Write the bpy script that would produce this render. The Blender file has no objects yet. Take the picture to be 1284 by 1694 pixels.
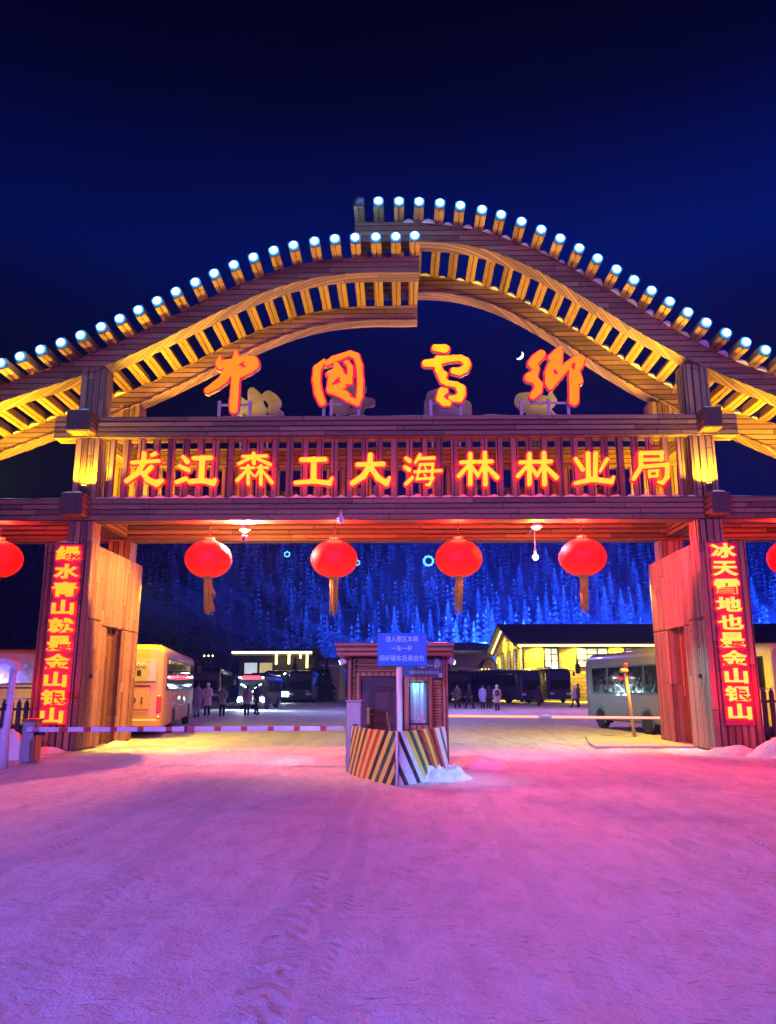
import bpy, bmesh, math, random
import numpy as np
from math import sin, cos, pi, radians, atan2, sqrt
from mathutils import Vector, Matrix
from mathutils.noise import noise as pnoise
random.seed(7)
S = bpy.context.scene
COL = S.collection

# ------------------------------------------------------------------ camera
F, CH, PITCH, YAW = 1283.0, 1.6, radians(12.65), radians(0.9)
cam = bpy.data.cameras.new('camera')
cam.sensor_fit = 'HORIZONTAL'; cam.sensor_width = 36.0; cam.lens = 36.0*F/1284.0
cam.clip_end = 3000; cam.clip_start = 0.1
camo = bpy.data.objects.new('camera', cam); COL.objects.link(camo)
camo.location = (0, 0, CH); camo.rotation_euler = (pi/2+PITCH, 0, YAW)
S.camera = camo
# ------------------------------------------------------------------ render, exposure
S.view_settings.view_transform = 'Standard'; S.view_settings.look = 'None'
S.view_settings.exposure = 0; S.view_settings.gamma = 1
cy = S.cycles
cy.use_denoising = True
cy.max_bounces = 5; cy.diffuse_bounces = 2; cy.glossy_bounces = 3; cy.transmission_bounces = 3; cy.volume_bounces = 0
cy.caustics_reflective = False; cy.caustics_refractive = False
cy.sample_clamp_indirect = 3.0
# ------------------------------------------------------------------ world: deep blue night sky
W = bpy.data.worlds.new('World'); S.world = W; W.use_nodes = True
def build_world():
    nt = W.node_tree; n = nt.nodes; l = nt.links
    bg = n['Background']
    tc = n.new('ShaderNodeTexCoord'); sep = n.new('ShaderNodeSeparateXYZ'); l.new(tc.outputs['Generated'], sep.inputs[0])
    r = n.new('ShaderNodeValToRGB'); cr = r.color_ramp
    stops = [(0.0, (.0010, .0008, .010)), (.25, (.0012, .0010, .012)), (.36, (.0010, .0010, .020)), (.43, (.0006, .0030, .060)),
             (.50, (.0002, .0058, .120)), (.56, (.0002, .0036, .082)), (.64, (.0001, .0010, .024)), (.70, (.0002, .0004, .008)), (.78, (.0002, .0002, .004))]  # mid-height blue band imitates the glow of the arch lamps
    cr.elements[0].position = 0; cr.elements[0].color = (*stops[0][1], 1)
    cr.elements[1].position = stops[-1][0]; cr.elements[1].color = (*stops[-1][1], 1)
    for p, c in stops[1:-1]:
        e = cr.elements.new(p); e.color = (*c, 1)
    l.new(sep.outputs['Z'], r.inputs[0])
    # a little brighter towards the right
    mr = n.new('ShaderNodeMapRange'); l.new(sep.outputs['X'], mr.inputs[0])
    mr.inputs[1].default_value = -.5; mr.inputs[2].default_value = .35; mr.inputs[3].default_value = .62; mr.inputs[4].default_value = 1.25
    mu = n.new('ShaderNodeMix'); mu.data_type = 'RGBA'; mu.blend_type = 'MULTIPLY'; mu.inputs[0].default_value = 1
    l.new(r.outputs[0], mu.inputs[6]); l.new(mr.outputs[0], mu.inputs[7])
    l.new(mu.outputs[2], bg.inputs[0]); bg.inputs[1].default_value = 1.0
build_world()

# ------------------------------------------------------------------ lamps of the place
def lamp(kind, name, loc, energy, color, radius=.1, target=None, size=120, blend=.6):
    d = bpy.data.lights.new(name, kind); d.energy = energy; d.color = color
    d.shadow_soft_size = radius
    o = bpy.data.objects.new(name, d); COL.objects.link(o); o.location = loc
    if kind == 'SPOT':
        d.spot_size = radians(size); d.spot_blend = blend
    if target is not None:
        o.rotation_euler = (Vector(target)-Vector(loc)).to_track_quat('-Z', 'Y').to_euler()
    return o
VIOLET = (.20, .17, 1.0); AMBER = (1.0, .66, .015); WARM = (1.0, .50, .16); COOL = (.35, .72, 1.0); BLUE = (.012, .07, 1.0)
lamp('SPOT', 'plaza_flood_a', (-9, -8, 6.5), 24500, VIOLET, .25, (0, 8, 0), 100, 1.0)
lamp('SPOT', 'plaza_flood_b', (10, -17, 10), 26000, (.62, .14, 1.0), .3, (1, 20, 2.5), 56, 1.0)
lamp('SPOT', 'kerbside_lamp_warm', (-9, 7, 6), 3600, (1, .50, .16), .2, (-.2, 15.6, .6), 26, .9)
lamp('SPOT', 'kerbside_lamp_cool', (9.5, 7, 6), 7500, (.10, .55, 1), .2, (.55, 14.6, .3), 13, .9)

# ------------------------------------------------------------------ pixel -> world (the photograph is 1284 x 1694)
def ray(px, py):
    x = (px-642)/F; y = -(py-847)/F
    fy = cos(PITCH)-y*sin(PITCH); fz = sin(PITCH)+y*cos(PITCH)
    return Vector((x*cos(YAW)-fy*sin(YAW), x*sin(YAW)+fy*cos(YAW), fz))
def onY(px, py, Y):
    r = ray(px, py); t = Y/r.y; return (r.x*t, CH+r.z*t)
def onX(px, py, X):
    r = ray(px, py); t = X/r.x; return (r.y*t, CH+r.z*t)
def onZ(px, py, z=0.0):
    r = ray(px, py); t = (z-CH)/r.z; return (r.x*t, r.y*t)

# ------------------------------------------------------------------ materials
def newmat(name):
    m = bpy.data.materials.new(name); m.use_nodes = True
    return m, m.node_tree.nodes, m.node_tree.links, m.node_tree.nodes['Principled BSDF']
def mix(n, l, a, b, fac, mode='MIX'):
    x = n.new('ShaderNodeMix'); x.data_type = 'RGBA'; x.blend_type = mode
    for sock, v in ((x.inputs[0], fac), (x.inputs[6], a), (x.inputs[7], b)):
        if hasattr(v, 'links'): l.new(v, sock)
        elif isinstance(v, tuple): sock.default_value = (*v, 1) if len(v) == 3 else v
        else: sock.default_value = v
    return x.outputs[2]
def math_(n, l, op, a, b=0.0, clamp=False):
    x = n.new('ShaderNodeMath'); x.operation = op; x.use_clamp = clamp
    for i, v in enumerate((a, b)):
        if hasattr(v, 'links'): l.new(v, x.inputs[i])
        else: x.inputs[i].default_value = v
    return x.outputs[0]
def pmat(name, col, rough=.6, metal=0.0, var=.25, scale=6.0, bump=0.0, bscale=40.0, coat=0.0):
    """painted or plain surface with mild cloudy wear"""
    m, n, l, p = newmat(name)
    g = n.new('ShaderNodeNewGeometry')
    t = n.new('ShaderNodeTexNoise'); t.inputs['Scale'].default_value = scale; t.inputs['Detail'].default_value = 5
    l.new(g.outputs['Position'], t.inputs['Vector'])
    c2 = tuple(c*(1-var) for c in col)
    l.new(mix(n, l, c2, tuple(min(1, c*(1+var*.4)) for c in col), t.outputs['Fac']), p.inputs['Base Color'])
    p.inputs['Metallic'].default_value = metal
    l.new(math_(n, l, 'ADD', math_(n, l, 'MULTIPLY', t.outputs['Fac'], .25), rough-.12, True), p.inputs['Roughness'])
    p.inputs['Coat Weight'].default_value = coat
    if bump:
        t2 = n.new('ShaderNodeTexNoise'); t2.inputs['Scale'].default_value = bscale; t2.inputs['Detail'].default_value = 4
        l.new(g.outputs['Position'], t2.inputs['Vector'])
        b = n.new('ShaderNodeBump'); b.inputs['Strength'].default_value = bump; b.inputs['Distance'].default_value = .05
        l.new(t2.outputs['Fac'], b.inputs['Height']); l.new(b.outputs[0], p.inputs['Normal'])
    return m
def emat(name, col, strength=1.0, base=(.01, .01, .01), var=0.0, scale=8.0):
    m, n, l, p = newmat(name)
    p.inputs['Base Color'].default_value = (*base, 1); p.inputs['Roughness'].default_value = .5; p.inputs['Specular IOR Level'].default_value = .1
    if var:
        g = n.new('ShaderNodeNewGeometry')
        t = n.new('ShaderNodeTexNoise'); t.inputs['Scale'].default_value = scale
        l.new(g.outputs['Position'], t.inputs['Vector'])
        l.new(mix(n, l, tuple(c*(1-var) for c in col), col, t.outputs['Fac']), p.inputs['Emission Color'])
    else:
        p.inputs['Emission Color'].default_value = (*col, 1)
    p.inputs['Emission Strength'].default_value = strength
    return m
def plank(name, along, across, pitch=.15, length=3.2, dark=(.085, .036, .016), light=(.40, .20, .09), gap=.085, rough=.62):
    """planks: seams across 'across', grain running along 'along' (world axes)"""
    m, n, l, p = newmat(name)
    g = n.new('ShaderNodeNewGeometry')
    def dot(v):
        d = n.new('ShaderNodeVectorMath'); d.operation = 'DOT_PRODUCT'; l.new(g.outputs['Position'], d.inputs[0]); d.inputs[1].default_value = v
        return d.outputs['Value']
    u = dot(along); v = math_(n, l, 'DIVIDE', dot(across), pitch)
    row = math_(n, l, 'FLOOR', v); fr = math_(n, l, 'FRACT', v)
    wn = n.new('ShaderNodeTexWhiteNoise'); wn.noise_dimensions = '1D'; l.new(row, wn.inputs['W'])
    us = math_(n, l, 'ADD', math_(n, l, 'DIVIDE', u, length), math_(n, l, 'MULTIPLY', wn.outputs['Value'], 7.3))
    cell = math_(n, l, 'FLOOR', us); cfr = math_(n, l, 'FRACT', us)
    cb = n.new('ShaderNodeCombineXYZ'); l.new(row, cb.inputs[0]); l.new(cell, cb.inputs[1])
    wn2 = n.new('ShaderNodeTexWhiteNoise'); wn2.noise_dimensions = '2D'; l.new(cb.outputs[0], wn2.inputs['Vector'])
    # seam mask
    a = math_(n, l, 'ABSOLUTE', math_(n, l, 'SUBTRACT', fr, .5)); seam = math_(n, l, 'GREATER_THAN', a, .5-gap)
    e = math_(n, l, 'ABSOLUTE', math_(n, l, 'SUBTRACT', cfr, .5)); butt = math_(n, l, 'GREATER_THAN', e, .4975)
    seam = math_(n, l, 'MAXIMUM', seam, butt)
    # grain, stretched along the plank and shifted per plank
    cv = n.new('ShaderNodeCombineXYZ')
    l.new(math_(n, l, 'MULTIPLY', u, 1.3), cv.inputs[0]); l.new(math_(n, l, 'MULTIPLY', v, 3.2), cv.inputs[1])
    l.new(math_(n, l, 'MULTIPLY', wn2.outputs['Value'], 40), cv.inputs[2])
    t = n.new('ShaderNodeTexNoise'); t.inputs['Scale'].default_value = 2.2; t.inputs['Detail'].default_value = 6; t.inputs['Distortion'].default_value = .7
    l.new(cv.outputs[0], t.inputs['Vector'])
    k = n.new('ShaderNodeTexVoronoi'); k.inputs['Scale'].default_value = 1.1; l.new(cv.outputs[0], k.inputs['Vector'])
    knot = math_(n, l, 'LESS_THAN', k.outputs['Distance'], .085)
    fac = math_(n, l, 'ADD', math_(n, l, 'MULTIPLY', t.outputs['Fac'], .75), math_(n, l, 'MULTIPLY', math_(n, l, 'SUBTRACT', wn2.outputs['Value'], .35), .65), True)
    c = mix(n, l, dark, light, fac)
    c = mix(n, l, c, tuple(x*.35 for x in dark), math_(n, l, 'MULTIPLY', knot, .7))
    c = mix(n, l, c, tuple(x*.16 for x in dark), seam)
    l.new(c, p.inputs['Base Color']); p.inputs['Roughness'].default_value = rough
    h = math_(n, l, 'SUBTRACT', math_(n, l, 'MULTIPLY', t.outputs['Fac'], .25), math_(n, l, 'MULTIPLY', seam, 1.0))
    b = n.new('ShaderNodeBump'); b.inputs['Strength'].default_value = .7; b.inputs['Distance'].default_value = .02
    l.new(h, b.inputs['Height']); l.new(b.outputs[0], p.inputs['Normal'])
    return m
def snowmat(name, col=(.80, .81, .84), bump=.5):
    m, n, l, p = newmat(name)
    g = n.new('ShaderNodeNewGeometry')
    t = n.new('ShaderNodeTexNoise'); t.inputs['Scale'].default_value = 5; t.inputs['Detail'].default_value = 8
    l.new(g.outputs['Position'], t.inputs['Vector'])
    l.new(mix(n, l, tuple(c*.82 for c in col), col, t.outputs['Fac']), p.inputs['Base Color'])
    p.inputs['Roughness'].default_value = .75
    b = n.new('ShaderNodeBump'); b.inputs['Strength'].default_value = bump; b.inputs['Distance'].default_value = .12
    l.new(t.outputs['Fac'], b.inputs['Height']); l.new(b.outputs[0], p.inputs['Normal'])
    return m

M = {}
M['plank_x'] = plank('wood_planks_level', (1, 0, 0), (0, .83, 1), .145)
M['plank_arch'] = plank('wood_planks_arch', (1, 0, 0), (0, .55, 1), .165)
M['plank_y'] = plank('wood_planks_depth', (0, 1, 0), (1, 0, 1), .15)
M['plank_z'] = plank('wood_planks_upright', (0, 0, 1), (1, 1, 0), .17, 4.0)
M['batten'] = plank('wood_battens', (0, 0, 1), (.31, 1, 0), .149, 3.1, dark=(.13, .055, .026), light=(.44, .24, .115), gap=.0)
M['rafter'] = plank('wood_rafter', (0, 1, 0), (.33, 0, .21), .09, 6.0, gap=.0, dark=(.14, .06, .028), light=(.46, .26, .12))
M['rafter_gap'] = pmat('rafter_groove', (.03, .015, .008), .8)
M['log'] = plank('booth_logs', (1, 1, 0), (0, 0, 1), .115, 2.2, dark=(.22, .09, .055), light=(.50, .23, .13), gap=.07)
M['log_z'] = plank('booth_trim_wood', (0, 0, 1), (1, 1, 0), .13, 3.0, dark=(.24, .10, .06), light=(.50, .24, .14))
M['snow'] = snowmat('snow')
M['dimmed_snow'] = snowmat('dimmed_snow', (.50, .40, .38), .8)  # snow colour darkened to hold down the strong floodlight on these heaps
M['black'] = pmat('black_plastic', (.012, .012, .014), .45)
M['dark_metal'] = pmat('dark_metal', (.05, .05, .06), .5, .6)
M['grey_metal'] = pmat('grey_metal', (.42, .42, .45), .45, .3)
M['pale_paint'] = pmat('pale_paint', (.62, .62, .66), .5)
M['sign_red'] = pmat('sign_panel_red', (.36, .02, .045), .5)
M['char_face'] = emat('sign_face_glow', (1.0, .105, .004), 7.5)
M['char_side'] = emat('sign_side_glow', (1.0, .005, .004), 8.0)
M['slogan_l'] = emat('slogan_glow', (1.0, .115, .004), 6.5, var=.35, scale=1.2)
M['slogan_r'] = emat('slogan_glow_pale', (1.0, .125, .018), 7.5, var=.15, scale=1.2)
M['neon_face'] = emat('neon_orange', (1.0, .080, .0010), 4.4, var=.22, scale=2.0)
M['neon_yellow'] = emat('neon_yellow', (1.0, .20, .001), 4.6, var=.55, scale=1.1)
M['neon_rim'] = emat('neon_rim_red', (1.0, .008, .035), 1.2, base=(.12, .02, .04))
M['neon_back'] = pmat('acrylic_back', (.34, .27, .36), .4); M['rear_grey'] = pmat('rear_letter_back', (.13, .11, .15), .5, var=.5, scale=5)
M['lamp_glow'] = emat('rafter_lamp_glow', (.50, .86, 1.0), 26); M['lamp_halo_ring'] = emat('rafter_lamp_halo', (.015, .20, 1.0), 3.2)  # the ring's blue glow stands in for the halo round each lamp
M['lamp_dead'] = pmat('unlit_lamp', (.12, .16, .2), .25)
M['end_cap'] = pmat('rafter_end_wood', (.12, .062, .04), .65, var=.7, scale=9, bump=.6, bscale=22)

# ------------------------------------------------------------------ mesh builder
class MB:
    def __init__(s): s.v, s.f, s.m, s.s = [], [], [], []
    def add(s, vs, fs, m=0, smooth=False):
        o = len(s.v); s.v += [tuple(x) for x in vs]
        for f in fs: s.f.append([i+o for i in f]); s.m.append(m); s.s.append(smooth)
        return s
    def box(s, c, d, R=None, m=0, bev=0.0):
        hx, hy, hz = d[0]/2, d[1]/2, d[2]/2; c = Vector(c)
        if bev <= 0:
            vs = [Vector((x*hx, y*hy, z*hz)) for x in (-1, 1) for y in (-1, 1) for z in (-1, 1)]
            fs = [(0, 1, 3, 2), (4, 6, 7, 5), (0, 4, 5, 1), (2, 3, 7, 6), (0, 2, 6, 4), (1, 5, 7, 3)]
        else:
            b = min(bev, hx*.9, hy*.9, hz*.9); bm = bmesh.new()
            for x in (-1, 1):
                for y in (-1, 1):
                    for z in (-1, 1):
                        bm.verts.new((x*hx, y*(hy-b), z*(hz-b))); bm.verts.new((x*(hx-b), y*hy, z*(hz-b))); bm.verts.new((x*(hx-b), y*(hy-b), z*hz))
            bmesh.ops.convex_hull(bm, input=bm.verts); bmesh.ops.dissolve_limit(bm, angle_limit=.02, verts=bm.verts, edges=bm.edges)
            bm.verts.index_update(); vs = [v.co.copy() for v in bm.verts]; fs = [[v.index for v in f.verts] for f in bm.faces]; bm.free()
        if R is not None: vs = [R @ v for v in vs]
        return s.add([v+c for v in vs], fs, m)
    def bar(s, x0, x1, y0, y1, z0, z1, m=0, bev=0.0):
        return s.box(((x0+x1)/2, (y0+y1)/2, (z0+z1)/2), (abs(x1-x0), abs(y1-y0), abs(z1-z0)), None, m, bev)
    def tube(s, pts, r, n=8, m=0, smooth=True, cap=True):
        pts = [Vector(p) for p in pts]; k = len(pts); rs = r if isinstance(r, (list, tuple)) else [r]*k
        vs = []
        up0 = None
        for i, p in enumerate(pts):
            t = (pts[min(i+1, k-1)]-pts[max(i-1, 0)]).normalized()
            if up0 is None: up0 = Vector((0, 0, 1)) if abs(t.z) < .9 else Vector((1, 0, 0))
            a = t.cross(up0).normalized(); b = a.cross(t).normalized(); up0 = b
            for j in range(n):
                w = 2*pi*j/n; vs.append(p+a*cos(w)*rs[i]+b*sin(w)*rs[i])
        fs = [(i*n+j, i*n+(j+1) % n, (i+1)*n+(j+1) % n, (i+1)*n+j) for i in range(k-1) for j in range(n)]
        s.add(vs, fs, m, smooth)
        if cap: o = len(s.v)-len(vs); s.f.append([o+j for j in range(n)][::-1]); s.f.append([o+(k-1)*n+j for j in range(n)]); s.m += [m, m]; s.s += [False, False]
        return s
    def lathe(s, prof, c, n=20, m=0, smooth=True, sx=1.0, sy=1.0, R=None):
        c = Vector(c); vs = []
        for r, z in prof:
            for j in range(n):
                w = 2*pi*j/n; q = Vector((r*cos(w)*sx, r*sin(w)*sy, z)); vs.append((R @ q if R is not None else q)+c)
        k = len(prof)
        fs = [(i*n+j, i*n+(j+1) % n, (i+1)*n+(j+1) % n, (i+1)*n+j) for i in range(k-1) for j in range(n)]
        fs2 = [list(range(n))[::-1], [(k-1)*n+j for j in range(n)]]
        return s.add(vs, fs, m, smooth).add(vs, fs2, m, False)
    def prism(s, poly, a, b, axis='y', m=0):
        """poly in the plane across 'axis', extruded from a to b"""
        n = len(poly)
        def P(q, t): return {'y': (q[0], t, q[1]), 'x': (t, q[0], q[1]), 'z': (q[0], q[1], t)}[axis]
        vs = [P(q, a) for q in poly]+[P(q, b) for q in poly]
        fs = [list(range(n)), list(range(n, 2*n))[::-1]]+[(i, i+n, (i+1) % n+n, (i+1) % n) for i in range(n)]
        return s.add(vs, fs, m)
    def build(s, name, mats, parent=None, world=True, fix=True, auto=False):
        v = s.v
        if parent is not None and world:
            r = parent
            while r.parent: r = r.parent
            inv = (Matrix.Translation(r.location) @ r.rotation_euler.to_matrix().to_4x4()).inverted()
            v = [inv @ Vector(q) for q in v]
        me = bpy.data.meshes.new(name); me.from_pydata([tuple(q) for q in v], [], s.f)
        for mm in (mats if isinstance(mats, (list, tuple)) else [mats]): me.materials.append(mm)
        me.polygons.foreach_set('material_index', s.m); me.polygons.foreach_set('use_smooth', s.s)
        if fix:
            bm = bmesh.new(); bm.from_mesh(me); bmesh.ops.recalc_face_normals(bm, faces=bm.faces); bm.to_mesh(me); bm.free()
        me.update()
        o = bpy.data.objects.new(name, me); COL.objects.link(o)
        if parent is not None: o.parent = parent
        return o

def tag(o, label=None, cat=None, group=None, kind=None):
    for k, v in (('label', label), ('category', cat), ('group', group), ('kind', kind)):
        if v: o[k] = v
    return o
def thing(name, label, cat, loc=(0, 0, 0), rz=0.0, group=None):
    o = bpy.data.objects.new(name, None); COL.objects.link(o); o.empty_display_size = .2
    o.location = loc; o.rotation_euler = (0, 0, rz)
    return tag(o, label, cat, group)
def copy_tree(o, parent=None):
    c = o.copy(); COL.objects.link(c)
    if parent is not None: c.parent = parent
    for ch in list(o.children): copy_tree(ch, c)
    return c
def snow_strip(mb, x0, x1, y0, y1, z, h, bumps=None, seed=0.0, step=.12, m=0):
    """snow lying on a level top: rounded edges, uneven height"""
    nx = max(4, int((x1-x0)/step)); ny = 5
    vs = []; fs = []
    for i in range(nx+1):
        for j in range(ny+1):
            u, w = i/nx, j/ny; x = x0+(x1-x0)*u; y = y0+(y1-y0)*w
            e = min(1, min(u*(x1-x0), (1-u)*(x1-x0), w*(y1-y0), (1-w)*(y1-y0))/.09)
            k = h*(.55+.45*pnoise(Vector((x*1.3+seed, y*2, seed)))*1.4+.25*pnoise(Vector((x*5, y*5, seed))))
            if bumps: k += bumps(x)*(1-.6*w)
            vs.append((x, y, z+.004+max(.01, k)*(e**.5) if e > 0 else z-.003))
    for i in range(nx):
        for j in range(ny):
            a = i*(ny+1)+j; fs.append((a, a+ny+1, a+ny+2, a+1))
    mb.add(vs, fs, m, True)
    return mb
def text_mesh(s, depth, offset=0.0, res=3):
    """unit text outline (1 = em) as vertices and faces in x (right), z (up), y from 0 (front) to depth"""
    c = bpy.data.curves.new('text', 'FONT'); c.body = s; c.offset = offset; c.extrude = depth/2; c.resolution_u = res
    c.align_x = 'CENTER'
    o = bpy.data.objects.new('text', c); COL.objects.link(o)
    dg = bpy.context.evaluated_depsgraph_get(); dg.update()
    me = bpy.data.meshes.new_from_object(o.evaluated_get(dg))
    vs = [(v.co.x, depth/2-v.co.z, v.co.y) for v in me.vertices]; fs = [list(p.vertices) for p in me.polygons]
    bpy.data.objects.remove(o); bpy.data.curves.remove(c); bpy.data.meshes.remove(me)
    return vs, fs
def put_text(mb, s, cx, y, cz, w, h, depth, offset=0.0, m=0, R=None, fit=True):
    """centre a text at (cx, y, cz); the front face is at y; w is its width, h its height"""
    vs, fs = text_mesh(s, depth, offset)
    xs = [v[0] for v in vs]; zs = [v[2] for v in vs]
    sx = w/(max(xs)-min(xs)); sz = h/(max(zs)-min(zs)); mx = (max(xs)+min(xs))/2; mz = (max(zs)+min(zs))/2
    q = [Vector(((v[0]-mx)*sx, v[1], (v[2]-mz)*sz)) for v in vs]
    if R is not None: q = [R @ v for v in q]
    mb.add([(v.x+cx, v.y+y, v.z+cz) for v in q], fs, m)
    return mb

# ------------------------------------------------------------------ glyphs drawn as brush strokes (signed distance, marching squares)
def glyph(mb, strokes, neg, iso, yf, yb, res, mf=0, ms=1):
    segs = []
    for st in strokes:
        if len(st) == 1: st = [st[0], st[0]]
        for a, b in zip(st[:-1], st[1:]): segs.append((a, b))
    ns = []
    for st in neg or []:
        if len(st) == 1: st = [st[0], st[0]]
        for a, b in zip(st[:-1], st[1:]): ns.append((a, b))
    allp = [p for sg in segs for p in sg]
    x0 = min(p[0]-p[2] for p in allp)-abs(iso)-2*res; x1 = max(p[0]+p[2] for p in allp)+abs(iso)+2*res
    z0 = min(p[1]-p[2] for p in allp)-abs(iso)-2*res; z1 = max(p[1]+p[2] for p in allp)+abs(iso)+2*res
    gx = np.arange(x0, x1+res, res); gz = np.arange(z0, z1+res, res); X, Z = np.meshgrid(gx, gz, indexing='ij')
    def sd(sgs):
        D = np.full(X.shape, 1e9)
        for a, b in sgs:
            dx, dz = b[0]-a[0], b[1]-a[1]; L = dx*dx+dz*dz
            t = np.clip(((X-a[0])*dx+(Z-a[1])*dz)/L, 0, 1) if L > 1e-12 else np.zeros(X.shape)
            d = np.hypot(X-a[0]-t*dx, Z-a[1]-t*dz)-(a[2]+t*(b[2]-a[2]))
            kk = res*1.5; h = np.clip(.5+.5*(D-d)/kk, 0, 1); D = D*(1-h)+d*h-kk*h*(1-h) if True else np.minimum(D, d)
        return D
    D = sd(segs)
    if ns: D = np.maximum(D, -sd(ns))
    D = D-iso
    D[np.abs(D) < 1e-6] = 1e-6
    idx = {}; vs = []; fs = []; edges = []
    def vid(key, x, z):
        if key not in idx: idx[key] = len(vs); vs.append((x, z))
        return idx[key]
    def corner(i, j): return vid(('c', i, j), gx[i], gz[j])
    def cross(i, j, k, l):
        a, b = D[i, j], D[k, l]; t = a/(a-b)
        key = ('e', min((i, j), (k, l)), max((i, j), (k, l)))
        return vid(key, gx[i]+t*(gx[k]-gx[i]), gz[j]+t*(gz[l]-gz[j]))
    for i in range(len(gx)-1):
        for j in range(len(gz)-1):
            q = [(i, j), (i+1, j), (i+1, j+1), (i, j+1)]; ins = [D[a] < 0 for a in q]
            if not any(ins): continue
            poly = []; cr = []
            for a in range(4):
                p, r = q[a], q[(a+1) % 4]
                if ins[a]: poly.append(corner(*p))
                if ins[a] != ins[(a+1) % 4]:
                    c = cross(*p, *r); poly.append(c); cr.append((c, ins[a]))
            if len(poly) >= 3: fs.append(poly)
            if len(cr) == 2:
                edges.append((cr[0][0], cr[1][0]) if cr[0][1] else (cr[1][0], cr[0][0]))
            elif len(cr) == 4:
                for a in range(4):
                    if cr[a][1]: edges.append((cr[a][0], cr[(a+1) % 4][0]))
    n = len(vs)
    mb.add([(x, yf, z) for x, z in vs], fs, mf)
    mb.add([(x, yf, z) for x, z in vs]+[(x, yb, z) for x, z in vs], [(a, a+n, b+n, b) for a, b in edges], ms, True)
    mb.add([(x, yb, z) for x, z in vs], [f[::-1] for f in fs], ms)
    return mb
def strokes_at(strokes, zx, zy, sc, Y, dx=0, dy=0):
    """strokes measured on an enlargement (origin zx, zy; scale sc) -> metres on the plane Y"""
    out = []
    for st in strokes:
        o = []
        r = st[0][2] if len(st[0]) > 2 else 10
        for p in st:
            if len(p) > 2: r = p[2]
            px, py = zx+p[0]/sc+dx, zy+p[1]/sc+dy
            x, z = onY(px, py, Y); x2, _ = onY(px+r/sc, py, Y); o.append((x, z, x2-x))
        out.append(o)
    return out
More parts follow.
